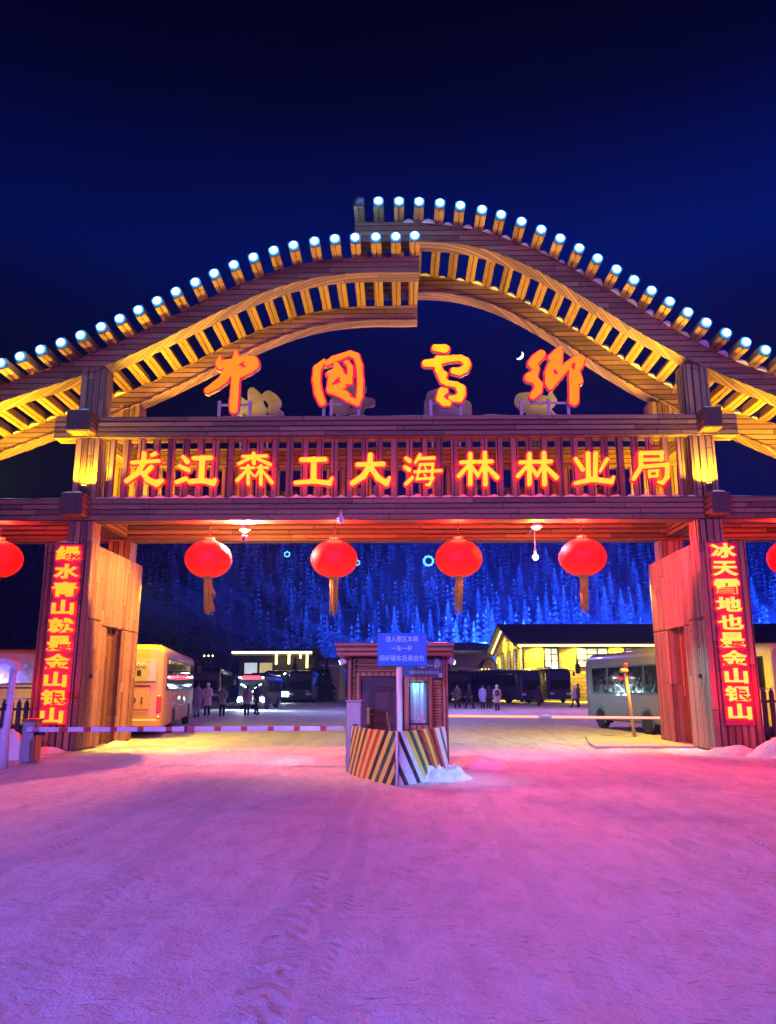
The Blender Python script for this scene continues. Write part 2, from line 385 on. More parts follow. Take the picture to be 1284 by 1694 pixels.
# ================================================================== THE ENTRANCE GATE
Y0 = 20.0; D = 2.92                      # front frame plane, distance to the rear frame
gate = thing('entrance_gate', 'wooden village entrance gate with two overlapping arched roofs and red-lit lettering across the road', 'gate', (-.2, Y0, 0))
PX = {-1: (-9.34, -8.10), 1: (7.74, 8.97)}       # pillar boxes
POST = {-1: (-8.81, -8.14), 1: (7.78, 8.45)}
PT = 5.30
def pillar(sd):
    xo, xi = (PX[-1][0], PX[-1][1]) if sd < 0 else (PX[1][1], PX[1][0])     # outer, inner
    k = -sd                                                                  # direction of the inner normal
    b = MB(); yb = Y0+4.1
    if sd < 0: d0 = onX(180, 994, xi); d1 = onX(208, 994, xi)
    else: d0 = onX(1125, 989, xi); d1 = onX(1099, 993, xi)
    ya, yc, zt = d0[0], d1[0], d0[1]
    ci = xi-k*.06; co = xo+k*.05
    b.bar(co, ci, Y0+.06, ya, 0, PT-.06); b.bar(co, ci, yc, yb-.05, 0, PT-.06)
    b.bar(co, ci-k*.32, ya-.01, yc+.01, 0, PT-.07); b.bar(ci-k*.33, ci, ya-.01, yc+.01, zt+.02, PT-.065)
    # battens on the inner side, above the door too
    y = Y0+.03; w = .149; i = 0
    while y < yb-.05:
        y1 = y+w-.026; zb = .02+.04*random.random()
        inside = y+w/2 > ya and y+w/2 < yc
        for (za, zc) in ([(zt, 3.18), (3.195, PT)] if inside else [(zb, 3.18 if y > Y0+1 else 3.3), (3.195 if y > Y0+1 else 3.315, PT)]):
            if zc-za > .05: b.box((xi-k*.03, (y+y1)/2, (za+zc)/2), (.085+random.uniform(-.012, .012), y1-y, zc-za), None, 0, .036)
        y += w; i += 1
    # broad boards on the front, outer side and back
    xs = np.linspace(xo, xi, 8)
    for a, c in zip(xs[:-1], xs[1:]):
        q = random.uniform(0, .02)
        b.box(((a+c)/2, Y0+.03-q, PT/2+.02), (abs(c-a)-.014, .07, PT-.04-random.random()*.06), None, 1, .014)
        b.box(((a+c)/2, yb-.02, PT/2), (abs(c-a)-.014, .06, PT-.05), None, 1, .014)
    for a in np.arange(Y0+.09, yb-.2, .24):
        b.box((xo+k*.03, a+.12, PT/2), (.07, .226, PT-.03), None, 1, .014)
    p = b.build('gate_pillar', [M['batten'], M['plank_z']], gate)
    s = MB(); snow_strip(s, min(xo, xi)+.28, max(xo, xi)-.3, Y0-.02, Y0+.5, PT-.01, .07, seed=sd*3.1); snow_strip(s, min(xo, xi)+.02, max(xo, xi)-.02, Y0+.6, yb, PT-.02, .035, seed=sd*7.7); s.build('snow_cap', M['snow'], p)
    d = MB()
    ds = np.linspace(ya+.02, yc-.02, 5)
    for a, c in zip(ds[:-1], ds[1:]): d.box((ci-k*.27, (a+c)/2, zt/2), (.06, c-a-.012, zt-.04), None, 0, .01)
    dd = d.build('pillar_door', M['plank_z'], p)
    h = MB(); h.box((ci-k*.225, ya+.28, 1.55), (.05, .12, .16), None, 0, .012)
    h.tube([(ci-k*.22, ya+.25, 1.45), (ci-k*.17, ya+.25, 1.45), (ci-k*.17, ya+.25, 1.2)], .015, 6)
    h.build('latch', M['pale_paint'], p)
    j = MB(); j.box((xi+k*.03, Y0+.55, 1.85), (.06, .14, .11), None, 0, .015); j.build('socket_box', M['black'], p)
    pa = MB(); z0 = onY(100, 1200, Y0)[1]
    xa, xb = (onY(97, 900, Y0)[0]-.04, onY(133, 900, Y0)[0]+.1) if sd < 0 else (onY(1175, 893, Y0)[0]-.06, onY(1214, 893, Y0)[0]+.06)
    pa.box(((xa+xb)/2, Y0-.03, (z0+PT)/2-.02), (xb-xa, .05, PT-z0-.06), None, 0, .01)
    pa.build('slogan_board', M['sign_red'], p)
    chars = '绿水青山就是金山银山' if sd < 0 else '冰天雪地也是金山银山'
    (cx0, cy0), (cx1, cy1) = ((113.8, 915.4), (86.2, 1183.5)) if sd < 0 else ((1196, 911), (1223.5, 1177))
    for i, ch in enumerate(chars):
        t = i/9; x, z = onY(cx0+(cx1-cx0)*t, cy0+(cy1-cy0)*t, Y0-.1)
        mb = MB(); wd = {'山': .56}.get(ch, .63)
        put_text(mb, ch, x, Y0-.155, z, wd, .375, .05, .030, 0)
        nb = len(mb.f)
        o = mb.build('slogan_character', [M['slogan_l' if sd < 0 else 'slogan_r']], p)
        # red glowing back tray a little larger than the face
        mb2 = MB(); put_text(mb2, ch, x, Y0-.10, z, wd+.07, .375+.06, .04, .045, 0)
        mb2.build('slogan_character_tray', [M['char_side']], p)
    return p
for sd in (-1, 1): pillar(sd)
lamp('POINT', 'slogan_glow_right', (8.5, Y0-.55, 1.5), 170, (1, .003, .012), .3); lamp('POINT', 'slogan_glow_left', (-8.9, Y0-.55, 1.6), 60, (1, .02, .02), .3)
lamp('SPOT', 'slogan_glow_mound', (9.0, Y0-.5, 3.6), 1500, (1, .001, .016), .3, (10.6, Y0-.9, .6), 70, .9)

LB = (5.90, 6.48); UB = (8.20, 8.77)       # lower and upper crossbeam heights
XE = 13.6
def drift(xs, a, w):
    return lambda x: sum(a*math.exp(-((x-q)/w)**2) for q in xs)
x0s = onY(183, 770, Y0+.15)[0]; x1s = onY(1128, 770, Y0+.15)[0]
SL = list(np.linspace(x0s, x1s, 39))
for k, yf in enumerate((Y0, Y0+D)):
    for (z0, z1), xa, xb, hh in ((LB, -XE, XE, .05), (UB, onY(90, 705, Y0)[0], onY(1220, 700, Y0)[0], .045)):
        b = MB(); n = 4; dz = (z1-z0)/n
        b.bar(xa, xb, yf+.03, yf+.47, z0+.03, z1-.03)
        for i in range(n):
            x = xa
            while x < xb-.01:
                e = min(xb, x+random.uniform(2.2, 4.2)); e = xb if xb-e < .8 else e
                b.box(((x+e)/2, yf+.01+random.uniform(-.006, .006), z0+dz*(i+.5)), (e-x-.006, .05, dz-.008), None, 0, .012)
                x = e
        b.bar(xa, xb, yf-.012, yf+.5, z0-.02, z0+.028, 0, .01); b.bar(xa, xb, yf-.008, yf+.5, z1-.028, z1+.012, 0, .01)
        b.bar(xa, xb, yf+.47, yf+.5, z0, z1)
        p = b.build('crossbeam', M['plank_x'], gate)
        s = MB(); snow_strip(s, xa, xb, yf-.005, yf+.47, z1+.01, hh, drift([q+.2 for q in SL], .09, .085) if z1 < 7 and k == 0 else None, seed=k*9+z0)
        s.build('snow_cap', M['snow'], p)
    for i, x in enumerate(SL):
        b = MB(); w = .185 if k == 0 else .17
        b.box((x, yf+.2, (LB[1]+UB[0])/2), (w, .13, UB[0]-LB[1]-.02), None, 0, .02); b.build('railing_slat', M['plank_z'], gate)
    for sd in (-1, 1):
        xa, xb = POST[sd]
        for (z0, z1) in ((4.9, LB[0]-.021), (LB[1]+.014, UB[0]-.021), (UB[1]+.014, 10.25)):
            b = MB(); b.bar(xa+.03, xb-.03, yf+.07, yf+.57, z0, z1)
            for q in range(3):
                w = (xb-xa)/3; b.box((xa+w*(q+.5), yf+.05, (z0+z1)/2), (w-.008, .06, z1-z0-.006), None, 0, .012)
                b.box((xa+w*(q+.5), yf+.585, (z0+z1)/2), (w-.008, .04, z1-z0-.006), None, 0, .01)
            for q in range(3):
                w = .5/3
                for xx in (xa+.015, xb-.015): b.box((xx, yf+.085+w*(q+.5), (z0+z1)/2), (.045, w-.008, z1-z0-.006), None, 0, .01)
            b.build('post', M['plank_z'], gate)
# tie beams running front to back through the posts; their ends stick out in front
for sd in (-1, 1):
    for (u0, v0, v1) in (((111, 148), 678, 711) if sd < 0 else ((1164, 1197), 673, 705), ((100, 135), 815, 850) if sd < 0 else ((1176, 1211), 813, 847)):
        xa, z1 = onY(u0[0], v0, Y0-.5); xb, z0 = onY(u0[1], v1, Y0-.5)
        b = MB(); b.bar(xa+.02, xb-.02, Y0-.47, Y0+D+1.0, z0+.02, z1-.02)
        b.box(((xa+xb)/2, Y0-.48, (z0+z1)/2), (xb-xa, .05, z1-z0), None, 1, .012)
        n = 4
        for i in range(n):
            w = (z1-z0)/n
            for xx in (xa+.01, xb-.01): b.box((xx, Y0+D/2+.27, z0+w*(i+.5)), (.04, D+1.45, w-.008), None, 0, .01)
        b.bar(xa, xb, Y0-.46, Y0+D+1.0, z0-.015, z0+.025, 0, .01)
        p = b.build('tie_beam', [M['plank_y'], M['end_cap']], gate)
        s = MB(); snow_strip(s, xa+.01, xb-.01, Y0-.5, Y0-.02, z1+.0, .085, seed=z1+sd); s.build('snow_cap', M['snow'], p)

# arches: front-face outlines measured along top and bottom edge, smoothed
def fitcurve(pts, deg=5):
    w = [onY(px, py, Y0) for px, py in pts]; xs = [a for a, _ in w]; zs = [b for _, b in w]
    c = np.polyfit(np.array(xs)/10, zs, deg); d = np.polyder(c); lo, hi = min(xs), max(xs)
    def f(x):
        xc = min(max(x, lo), hi); return float(np.polyval(c, xc/10)+(x-xc)*np.clip(np.polyval(d, xc/10)/10, -.5, .5))
    return f
LT = fitcurve([(0, 638), (60, 616), (137, 591), (205, 561), (274, 530), (343, 496), (420, 461), (480, 442), (557, 430), (620, 425), (695, 423)])
LBt = fitcurve([(0, 666), (60, 647), (130, 623), (171, 607), (274, 561), (343, 526), (420, 491), (488, 468), (584, 453), (694, 451)])
RT = fitcurve([(588, 367), (694, 368.6), (742, 373), (800, 384), (860, 403), (913, 427), (981, 463), (1050, 505), (1101, 537), (1170, 576), (1230, 601), (1284, 621)])
RB = fitcurve([(590, 398), (696, 399), (763, 406), (844, 429), (913, 458), (981, 502), (1050, 547), (1118, 584.5), (1176, 611), (1230, 635), (1284, 657)])
XL = (-13.6, .58); XR = (-1.27, 13.4)
def arch(ft, fb, xa, xb, yf, seed):
    b = MB(); n = int((xb-xa)/.2); X = np.linspace(xa, xb, n+1)
    def strip(f0, o0, f1, o1, y0, y1, m):
        vs = []
        for x in X: vs += [(x, y0, f0(x)+o0), (x, y1, f1(x)+o1)]
        b.add(vs, [(2*i, 2*i+1, 2*i+3, 2*i+2) for i in range(n)], m)
    def slab(f0, o0, f1, o1, y0, y1, m):       # closed curved slab between two outlines
        vs = []
        for x in X: vs += [(x, y0, f0(x)+o0), (x, y1, f0(x)+o0), (x, y1, f1(x)+o1), (x, y0, f1(x)+o1)]
        fs = []
        for i in range(n):
            for j in range(4): fs.append((4*i+j, 4*i+(j+1) % 4, 4*i+4+(j+1) % 4, 4*i+4+j))
        fs += [(0, 1, 2, 3), (4*n, 4*n+3, 4*n+2, 4*n+1)]
        b.add(vs, fs, m)
    slab(fb, .03, ft, -.02, yf+.02, yf+.48, 0)
    slab(fb, .0, fb, .035, yf-.025, yf+.5, 1)        # soffit boards with a small lip
    slab(ft, -.022, ft, .0, yf-.02, yf+.5, 1)        # top board
    return b.build('arch_beam', [M['plank_arch'], M['plank_x']], gate)
def lumps(ft, xs, y, parent):
    s = MB()
    for x in xs:
        a = random.uniform(.11, .17); h = random.uniform(.10, .2)
        prof = [(1, 0), (.92, .35), (.7, .7), (.4, .92), (.05, 1)]
        sl = math.atan((ft(x+.1)-ft(x-.1))/.2)
        s.lathe([(r*a*1.25, q*h) for r, q in prof], (x, y, ft(x)-.01), 12, R=Matrix.Rotation(-sl, 3, 'Y') @ Matrix.Diagonal((1, 1.6, 1)))
    s.build('snow_heap', M['snow'], parent)
RPX_L = [(5, 607), (37, 596), (71, 583), (105, 570), (138, 556), (172, 542), (203, 527), (234, 513), (265, 498), (296, 484), (328, 468), (359, 453), (391, 440), (423, 428), (456, 416), (488, 408), (522, 402), (555, 397), (588, 393), (622, 390), (655, 390), (687, 390)]
RPX_R = [(593, 336), (626, 334), (660, 334), (693, 337), (727, 341), (760, 344), (795, 349), (826, 358), (859, 369), (891, 380), (922, 396), (953, 411), (983, 427), (1014, 445), (1043, 464), (1072, 482), (1102, 500), (1132, 517), (1163, 536), (1196, 551), (1229, 567), (1262, 580)]
YR = Y0-.72
XSL = [onY(px, py, YR)[0] for px, py in RPX_L]; XSL = [XSL[0]-.53*k for k in (3, 2, 1)]+XSL
XSR = [onY(px, py, YR)[0] for px, py in RPX_R]; XSR = XSR+[XSR[-1]+.53*k for k in (1, 2, 3)]
for nm, ft, fb, (xa, xb), xs in (('L', LT, LBt, XL, XSL), ('R', RT, RB, XR, XSR)):
    fr = arch(ft, fb, xa, xb, Y0, 1); re = arch(ft, fb, xa, xb, Y0+D, 2)
    mids = [(a+c)/2 for a, c in zip(xs[:-1], xs[1:])]
    if nm == 'R':
        lumps(ft, mids[2:], Y0+.12, fr); lumps(ft, mids[2:], Y0+D+.12, re)
    else:
        lumps(ft, mids[:7], Y0+D+.12, re)
    for i, x in enumerate(xs):
        if nm == 'R' and i in (0,): pass
        sl = math.atan((ft(x+.12)-ft(x-.12))/.24)*.85; R = Matrix.Rotation(-sl, 3, 'Y'); z = ft(x)
        def T(p): return R @ Vector(p)+Vector((x, 0, z))
        b = MB(); h = .30; w = .285; ye = Y0+D+1.5
        for q in (-1, 1): b.box(T((q*w*.258, (YR+ye)/2, h/2+.004)), (w*.47, ye-YR, h), R, 0, .014)
        b.box(T((0, (YR+.06+ye)/2, h/2+.02)), (.05, ye-YR-.12, h-.06), R, 1)
        b.box(T((0, YR-.014, h/2+.004)), (w, .03, h-.004), R, 2, .01)
        p = b.build('rafter', [M['rafter'], M['rafter_gap'], M['end_cap']], gate)
        dead = nm == 'R' and i == 0
        g = MB(); Q = R @ Matrix.Rotation(pi/2, 3, 'X')
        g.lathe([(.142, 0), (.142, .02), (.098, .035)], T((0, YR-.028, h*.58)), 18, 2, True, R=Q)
        g.lathe([(.095, .038), (.07, .06), (.03, .072), (.004, .075)], T((0, YR-.028, h*.58)), 18, 1, True, R=Q)
        g.build('rafter_lamp', [M['dark_metal'], M['lamp_dead'] if dead else M['lamp_glow'], M['dark_metal'] if dead else M['lamp_halo_ring']], p)
        if not dead: lamp('POINT', 'rafter_lamp_light', T((0, YR-.28, h*.95)), 14, (.10, .48, 1.0), .05)

# the ten carved characters on the railing
Z5 = (190, 735, 4.938); C5 = (420, 640, 2.918); C6 = (844, 640, 2.918)
LIN = [[(1000, 365, 10), (1070, 362)], [(1045, 325, 12), (1045, 468, 13)], [(1040, 375, 10), (990, 430, 12)], [(1052, 385, 9), (1077, 420, 10)], [(1085, 362, 10), (1150, 360)], [(1115, 320, 12), (1118, 470, 13)], [(1110, 378, 10), (1082, 430, 9)], [(1122, 385, 10), (1175, 437, 13)]]
CHARS = [
 (Z5, [[(140, 150, 16), (360, 135)], [(240, 75, 20), (235, 150, 22), (190, 230, 22), (95, 300, 20)], [(300, 185, 20), (235, 250, 18)], [(228, 235, 20), (270, 290, 25), (340, 320, 28), (385, 295, 18)], [(300, 92, 14), (330, 75, 18)]], 0),
 (Z5, [[(560, 105, 18), (590, 140, 24)], [(530, 180, 18), (600, 210, 22)], [(505, 310, 18), (580, 280, 20)], [(645, 115, 18), (785, 110, 20)], [(715, 115, 25), (705, 290, 25)], [(610, 305, 20), (720, 295, 22), (800, 315, 26), (820, 290, 18)]], 0),
 (Z5, [[(1045, 100, 13), (1240, 95, 14)], [(1135, 75, 17), (1135, 155, 18)], [(1110, 110, 14), (1010, 160, 13)], [(1150, 110, 14), (1270, 165, 16)], [(1030, 195, 11), (1140, 190, 11)], [(1090, 175, 15), (1090, 322, 17)], [(1085, 205, 12), (1000, 295, 17)], [(1100, 215, 11), (1132, 255, 12)], [(1165, 190, 11), (1250, 190, 12)], [(1195, 175, 15), (1193, 325, 17)], [(1185, 208, 11), (1150, 262, 10)], [(1205, 215, 12), (1282, 310, 19)]], 0),
 (C5, [[(230, 352, 12), (345, 350, 12)], [(290, 352, 15), (288, 450, 15)], [(200, 463, 10), (290, 455, 12), (365, 465, 12), (378, 440, 8)]], 0),
 (C5, [[(500, 375, 11), (625, 372, 12)], [(563, 330, 14), (560, 380, 15), (530, 430, 15), (475, 465, 13)], [(570, 395, 14), (600, 440, 15), (640, 465, 14), (655, 440, 9)]], 0),
 (C5, [[(735, 345, 10), (752, 357, 12)], [(730, 387, 10), (750, 400, 12)], [(735, 468, 10), (765, 438, 10)], [(803, 328, 9), (780, 365, 8)], [(800, 346, 8), (870, 343, 9)], [(803, 375, 7), (865, 373, 8), (858, 450, 8), (848, 472, 8), (830, 473, 6)], [(803, 375, 7), (787, 445, 7)], [(775, 410, 7), (905, 404, 8)], [(787, 445, 7), (868, 440, 7)], [(826, 387, 5), (831, 396, 6)], [(822, 422, 5), (829, 431, 6)]], 0),
 (C5, LIN, 0), (C5, LIN, 98),
 (C6, [[(376, 322, 12), (379, 445, 13)], [(413, 322, 12), (411, 445, 12)], [(316, 347, 10), (352, 400, 11)], [(468, 350, 11), (436, 405, 9)], [(315, 465, 10), (400, 446, 13), (488, 457, 13), (500, 435, 8)]], 0),
 (C6, [[(632, 320, 10), (733, 318, 11)], [(733, 318, 10), (733, 352, 9)], [(640, 352, 9), (735, 350, 9)], [(630, 320, 11), (633, 385, 12), (597, 443, 12)], [(645, 385, 10), (760, 375, 11), (758, 435, 12), (737, 462, 11), (715, 458, 7)], [(672, 407, 7), (712, 404, 7), (709, 430, 7), (674, 433, 7), (672, 407, 7)]], 0)]
for (zx, zy, sc), st, dx in CHARS:
    s = strokes_at(st, zx, zy, sc, Y0-.02, dx)
    b = MB(); glyph(b, s, None, -.013, Y0-.06, Y0+.02, .022, 0, 0); p = b.build('sign_character', [M['char_face']], gate)
    b = MB(); glyph(b, s, None, .02, Y0+.025, Y0+.09, .03, 0, 0); b.build('sign_character_tray', [M['char_side']], p)
# grey backs of the letters on the far side, reading from the other direction
for i, ch in enumerate('局业林林海大工森江龙'):
    b = MB(); x = -6.6+i*1.45
    put_text(b, ch, x, Y0+D+.52, 7.25, 1.05, .95, .06, .03, 0, R=Matrix.Rotation(pi, 3, 'Z'))
    b.build('rear_sign_character', M['rear_grey'], gate)

# the four large neon characters standing on the upper beam
N1 = (320, 560, 8.025); N2 = (500, 565, 10.7); N3 = (680, 560, 10.7); N4 = (840, 560, 8.56)
NEON = [
 (N1, [[(570, 190, 28), (565, 330, 70), (560, 520, 58), (550, 700, 58), (535, 940, 58)], [(450, 450, 70), (400, 540, 60), (300, 620, 56), (185, 690, 42)], [(355, 250, 22), (345, 340, 52), (355, 365, 52)], [(350, 345, 48), (480, 335, 65)], [(570, 300, 66), (700, 295, 66), (790, 310, 75), (805, 350, 68), (740, 410, 56), (640, 460, 52), (560, 480, 60)], [(500, 400, 80), (600, 420, 70)]], [[(622, 352, 13), (665, 318, 13)]], (335, 745), M['neon_face']),
 (N2, [[(390, 340, 32), (270, 480, 75), (250, 680, 76), (285, 900, 78), (350, 1070, 70)], [(430, 390, 45), (560, 310, 58), (850, 215, 55), (960, 260, 60), (1010, 420, 62), (1030, 700, 62), (1020, 950, 62), (975, 1090, 50)], [(975, 1090, 50), (800, 1010, 55), (650, 920, 55), (500, 850, 72)], [(450, 570, 40), (520, 560, 60), (500, 850, 70)], [(600, 420, 60), (640, 520, 95), (560, 600, 95), (540, 700, 80)], [(640, 560, 80), (760, 680, 85), (850, 710, 50)], [(745, 370, 24), (800, 370, 40), (850, 460, 58), (850, 600, 58), (850, 720, 40)], [(700, 800, 85), (600, 830, 80)], [(700, 890, 60), (780, 930, 50), (900, 1050, 50)]],
   [[(548, 755, 16), (645, 655, 18)], [(690, 350, 26), (725, 440, 28), (780, 560, 10)], [(690, 345, 20), (820, 285, 22), (880, 330, 22), (915, 440, 9)], [(935, 500, 7), (920, 640, 20), (930, 760, 20), (895, 850, 45), (905, 960, 40)], [(745, 845, 16), (870, 835, 38)], [(535, 430, 18), (420, 520, 22), (375, 610, 32), (385, 720, 50), (395, 830, 22)], [(400, 900, 22), (440, 950, 25)]], (380, 510, 1000), M['neon_face']),
 (N3, [[(425, 165, 62), (600, 180, 78), (640, 180, 52)], [(255, 440, 66), (420, 430, 82)], [(460, 345, 45), (560, 375, 70), (750, 350, 58), (880, 345, 56), (970, 400, 68), (1000, 460, 64), (955, 540, 72), (860, 585, 72), (750, 570, 60)], [(480, 400, 66), (490, 550, 72), (545, 650, 76), (590, 640, 66)], [(530, 640, 70), (570, 740, 66), (640, 790, 52), (800, 815, 52), (885, 890, 82), (895, 980, 78), (855, 1050, 82), (760, 1065, 56), (690, 1045, 40)], [(560, 940, 86), (610, 930, 58)], [(530, 970, 70), (515, 1060, 72), (585, 1130, 66), (665, 1145, 58)]], None, (355, 885), M['neon_yellow']),
 (N4, [[(475, 225, 66), (400, 290, 72), (350, 350, 66), (400, 430, 52), (380, 500, 56), (312, 550, 72), (380, 580, 56), (440, 660, 60), (425, 740, 66), (360, 810, 55)], [(735, 150, 42), (690, 220, 62), (615, 270, 50)], [(730, 200, 56), (715, 380, 62), (695, 420, 70)], [(640, 390, 85), (595, 480, 72), (590, 620, 64), (610, 680, 52)], [(620, 640, 64), (720, 510, 68), (850, 385, 58), (960, 295, 52), (1030, 300, 62), (1010, 370, 64), (960, 450, 56)], [(920, 400, 52), (930, 560, 68), (940, 700, 72), (940, 880, 72)], [(980, 500, 56), (1022, 600, 48)]], [[(672, 458, 18), (680, 490, 24)], [(945, 355, 10), (925, 400, 16), (932, 440, 6)]], (200, 590, 870), M['neon_face'])]
GL = []
for (zx, zy, sc), st, ng, poles, mt in NEON:
    s = strokes_at(st, zx, zy, sc, Y0+.12); g = strokes_at(ng, zx, zy, sc, Y0+.12) if ng else None
    b = MB(); glyph(b, s, g, -.022, Y0+.06, Y0+.15, .020, 0, 0); p = b.build('neon_character', [mt], gate)
    g2 = [[(q[0], q[1], max(.012, q[2]-.014)) for q in k] for k in g] if g else None
    b = MB(); glyph(b, s, g2, .026, Y0+.155, Y0+.26, .022, 0, 1); b.build('neon_character_tray', [M['neon_rim'], M['neon_back']], p)
    b = MB()
    for q in poles:
        x, _ = onY(zx+q/sc, 690, Y0+.3)
        b.box((x, Y0+.32, (UB[1]+9.35)/2), (.085, .06, 9.35-UB[1]), None, 0, .01)
    xs = [onY(zx+q/sc, 690, Y0+.3)[0] for q in poles]
    b.box(((min(xs)+max(xs))/2, Y0+.37, 9.25), (max(xs)-min(xs)+.1, .04, .06)); b.build('support_frame', M['grey_metal'], p)
    GL.append((s, g))
XC = [np.mean([q[0] for k in s for q in k]) for s, _ in GL]
for i in range(4):
    s, g = GL[3-i]; c = XC[3-i]; t = XC[i]*1.0+.1
    mir = [[(t-(q[0]-c), q[1], q[2]) for q in k] for k in s]
    b = MB(); glyph(b, mir, None, .045, Y0+D+.2, Y0+D+.32, .04, 0, 0); p = b.build('rear_neon_character', [M['rear_grey']], gate)
    b = MB()
    for q in (-.42, .42): b.box((t+q, Y0+D+.14, (UB[1]+9.9)/2), (.07, .05, 9.9-UB[1]), None, 0, .01)
    for zz in (9.25, 9.75): b.box((t, Y0+D+.10, zz), (1.1, .04, .06), None, 0, .01)
    b.build('support_frame', M['grey_metal'], p)
# ================================================================== LAMPS ON AND ABOUT THE GATE
CX = {-1: (POST[-1][0]+POST[-1][1])/2, 1: (POST[1][0]+POST[1][1])/2}
M['amber_lens'] = emat('amber_lens', (1.0, .62, .08), 14)
M['warm_lens'] = emat('warm_lens', (1.0, .72, .38), 16)
M['cool_lens'] = emat('cool_lens', (.6, .9, 1.0), 18)
for sd in (-1, 1):
    px = (138, 808) if sd < 0 else (1174, 805)
    x, z = onY(px[0], px[1], Y0-.22)
    zb = onY(117, 815, Y0-.5)[1]+.05
    t = thing('uplight', 'small amber uplight on the %s beam end, washing the gate post yellow' % ('left' if sd < 0 else 'right'), 'spotlight', (x, Y0-.22, zb), 0, 'amber uplights at the gate posts')
    b = MB(); b.box((x, Y0-.22, zb+.03), (.16, .10, .03), None, 0, .006); b.tube([(x, Y0-.22, zb+.03), (x, Y0-.22, zb+.10)], .02)
    b.lathe([(.05, .07), (.09, .12), (.095, .20), (.09, .20)], (x, Y0-.22, zb), 14); b.build('housing', M['dark_metal'], t)
    b = MB(); b.lathe([(.088, .195), (.06, .22), (.005, .23)], (x, Y0-.22, zb), 14); b.build('lens', M['amber_lens'], t)
    lamp('SPOT', 'uplight_beam', (x, Y0-.24, zb+.26), 620, AMBER, .06, (x, Y0+.35, 14), 150, .5)
    # more amber floods hidden on the beam tops, lighting rafters and arches from below
    lamp('SPOT', 'arch_wash', (sd*6.2, Y0+1.6, 8.3), 2100, AMBER, .15, (sd*5.2, Y0+1.2, 14), 112, .4)
    lamp('SPOT', 'arch_wash_mid', (sd*2.6, Y0+1.7, 8.3), 420, AMBER, .15, (sd*2.2, Y0+1.2, 15), 100, .6)
    lamp('SPOT', 'wing_wash', (sd*11.2, Y0+1.4, 6.6), 3000, AMBER, .15, (sd*11.2, Y0+1.4, 12), 165, .4)
    lamp('SPOT', 'rear_post_wash', (sd*7.3, Y0+1.7, 6.55), 700, AMBER, .1, (sd*8.0, Y0+2.6, 9), 150, .5)
    lamp('SPOT', 'rear_yard_wash', (PX[sd][1 if sd < 0 else 0]-sd*.08, Y0+4.3, 4.9), 2300, (1, .70, .01), .1, (sd*7.6, Y0+5.6, .0), 130, .4)
# light fitting with camera under the beam (left), small fitting and hanging bulbs
def fitting(name, label, px, Y, lens, zc):
    x, z = onY(px[0], px[1], Y)
    t = thing(name, label, 'lamp', (x, Y, z))
    b = MB(); b.lathe([(.02, .18), (.05, .14), (.16, .02), (.15, .0)], (x, Y, z), 16); b.tube([(x, Y, z+.16), (x, Y, zc)], .014, 6)
    b.build('shade', M['pale_paint'], t)
    b = MB(); b.lathe([(.01, .05), (.09, .03), (.11, -.01), (.06, -.06), (.005, -.075)], (x, Y, z), 14); b.build('bulb', lens, t)
    return x, z
wx, wz = fitting('beam_lamp', 'bright warm lamp under the left part of the lower crossbeam, above the security camera', (405, 877), Y0+.9, M['warm_lens'], 5.93)
ex, ez = fitting('beam_lamp', 'small warm lamp under the right part of the lower crossbeam', (888, 872), Y0+.6, M['warm_lens'], 5.93)
lamp('SPOT', 'beam_lamp_left', (wx, Y0+.9, wz-.1), 4600, (1, .15, .15), .03, (wx+2.0, 12, 0), 150, .5)
lamp('POINT', 'beam_lamp_left_glow', (wx, Y0+.9, wz-.12), 420, (1, .55, .08), .05)
lamp('SPOT', 'beam_lamp_left_side', (wx-.1, Y0+.95, wz-.15), 3200, (1, .46, .05), .05, (-8.1, 21.6, 2.0), 95, .6)
lamp('SPOT', 'beam_lamp_right', (ex, Y0+.6, ez-.1), 3600, (1, .03, .08), .05, (ex+4.8, 15, 0), 140, .5)
lamp('POINT', 'beam_lamp_right_glow', (ex, Y0+.6, ez-.12), 200, (1, .28, .04), .05)
lamp('SPOT', 'beam_lamp_right_side', (ex+.1, Y0+.9, ez-.15), 1700, (1, .075, .03), .05, (7.7, 21.4, 3.0), 95, .6)
x, z = onY(404, 891, Y0+.55)
t = thing('security_camera', 'pale security camera hanging under the beam beside the bright warm lamp', 'camera', (x, Y0+.55, z))
b = MB(); b.box((x, Y0+.55, z), (.13, .16, .13), Matrix.Rotation(radians(12), 3, 'X'), 0, .02); b.box((x, Y0+.56, z+.085), (.15, .20, .02), Matrix.Rotation(radians(12), 3, 'X')); b.tube([(x, Y0+.60, z+.05), (x, Y0+.60, z+.10), (x, Y0+.47, z+.2), (x, Y0+.47, 5.93)], .016)
b.build('housing', M['pale_paint'], t)
b = MB(); b.lathe([(.045, 0), (.045, .03), (.02, .035)], (x, Y0+.46, z-.02), 12, R=Matrix.Rotation(pi/2, 3, 'X')); b.build('lens', M['black'], t)
x, z = onY(886, 921, Y0+1.8)
t = thing('hanging_bulb', 'glowing cool white bulb on a long rod below the lower crossbeam', 'bulb', (x, Y0+1.8, z))
b = MB(); b.tube([(x, Y0+1.8, z+.1), (x, Y0+1.8, 6.0)], .014, 6); b.lathe([(.03, .2), (.045, .16), (.045, .07), (.03, .06)], (x, Y0+1.8, z), 12); b.build('rod', M['pale_paint'], t)
b = MB(); b.lathe([(.03, .07), (.075, .03), (.09, -.02), (.06, -.08), (.005, -.1)], (x, Y0+1.8, z), 14); b.build('bulb', M['cool_lens'], t)
b = MB(); b.bar(x-.04, x+.04, Y0+1.4, Y0+2.95, 6.0, 6.06)
b.build('arm', M['grey_metal'], t)
lamp('SPOT', 'hanging_bulb_light', (x, Y0+1.8, z-.14), 620, COOL, .08, (x-1.2, Y0+2.2, 0), 110, .6)
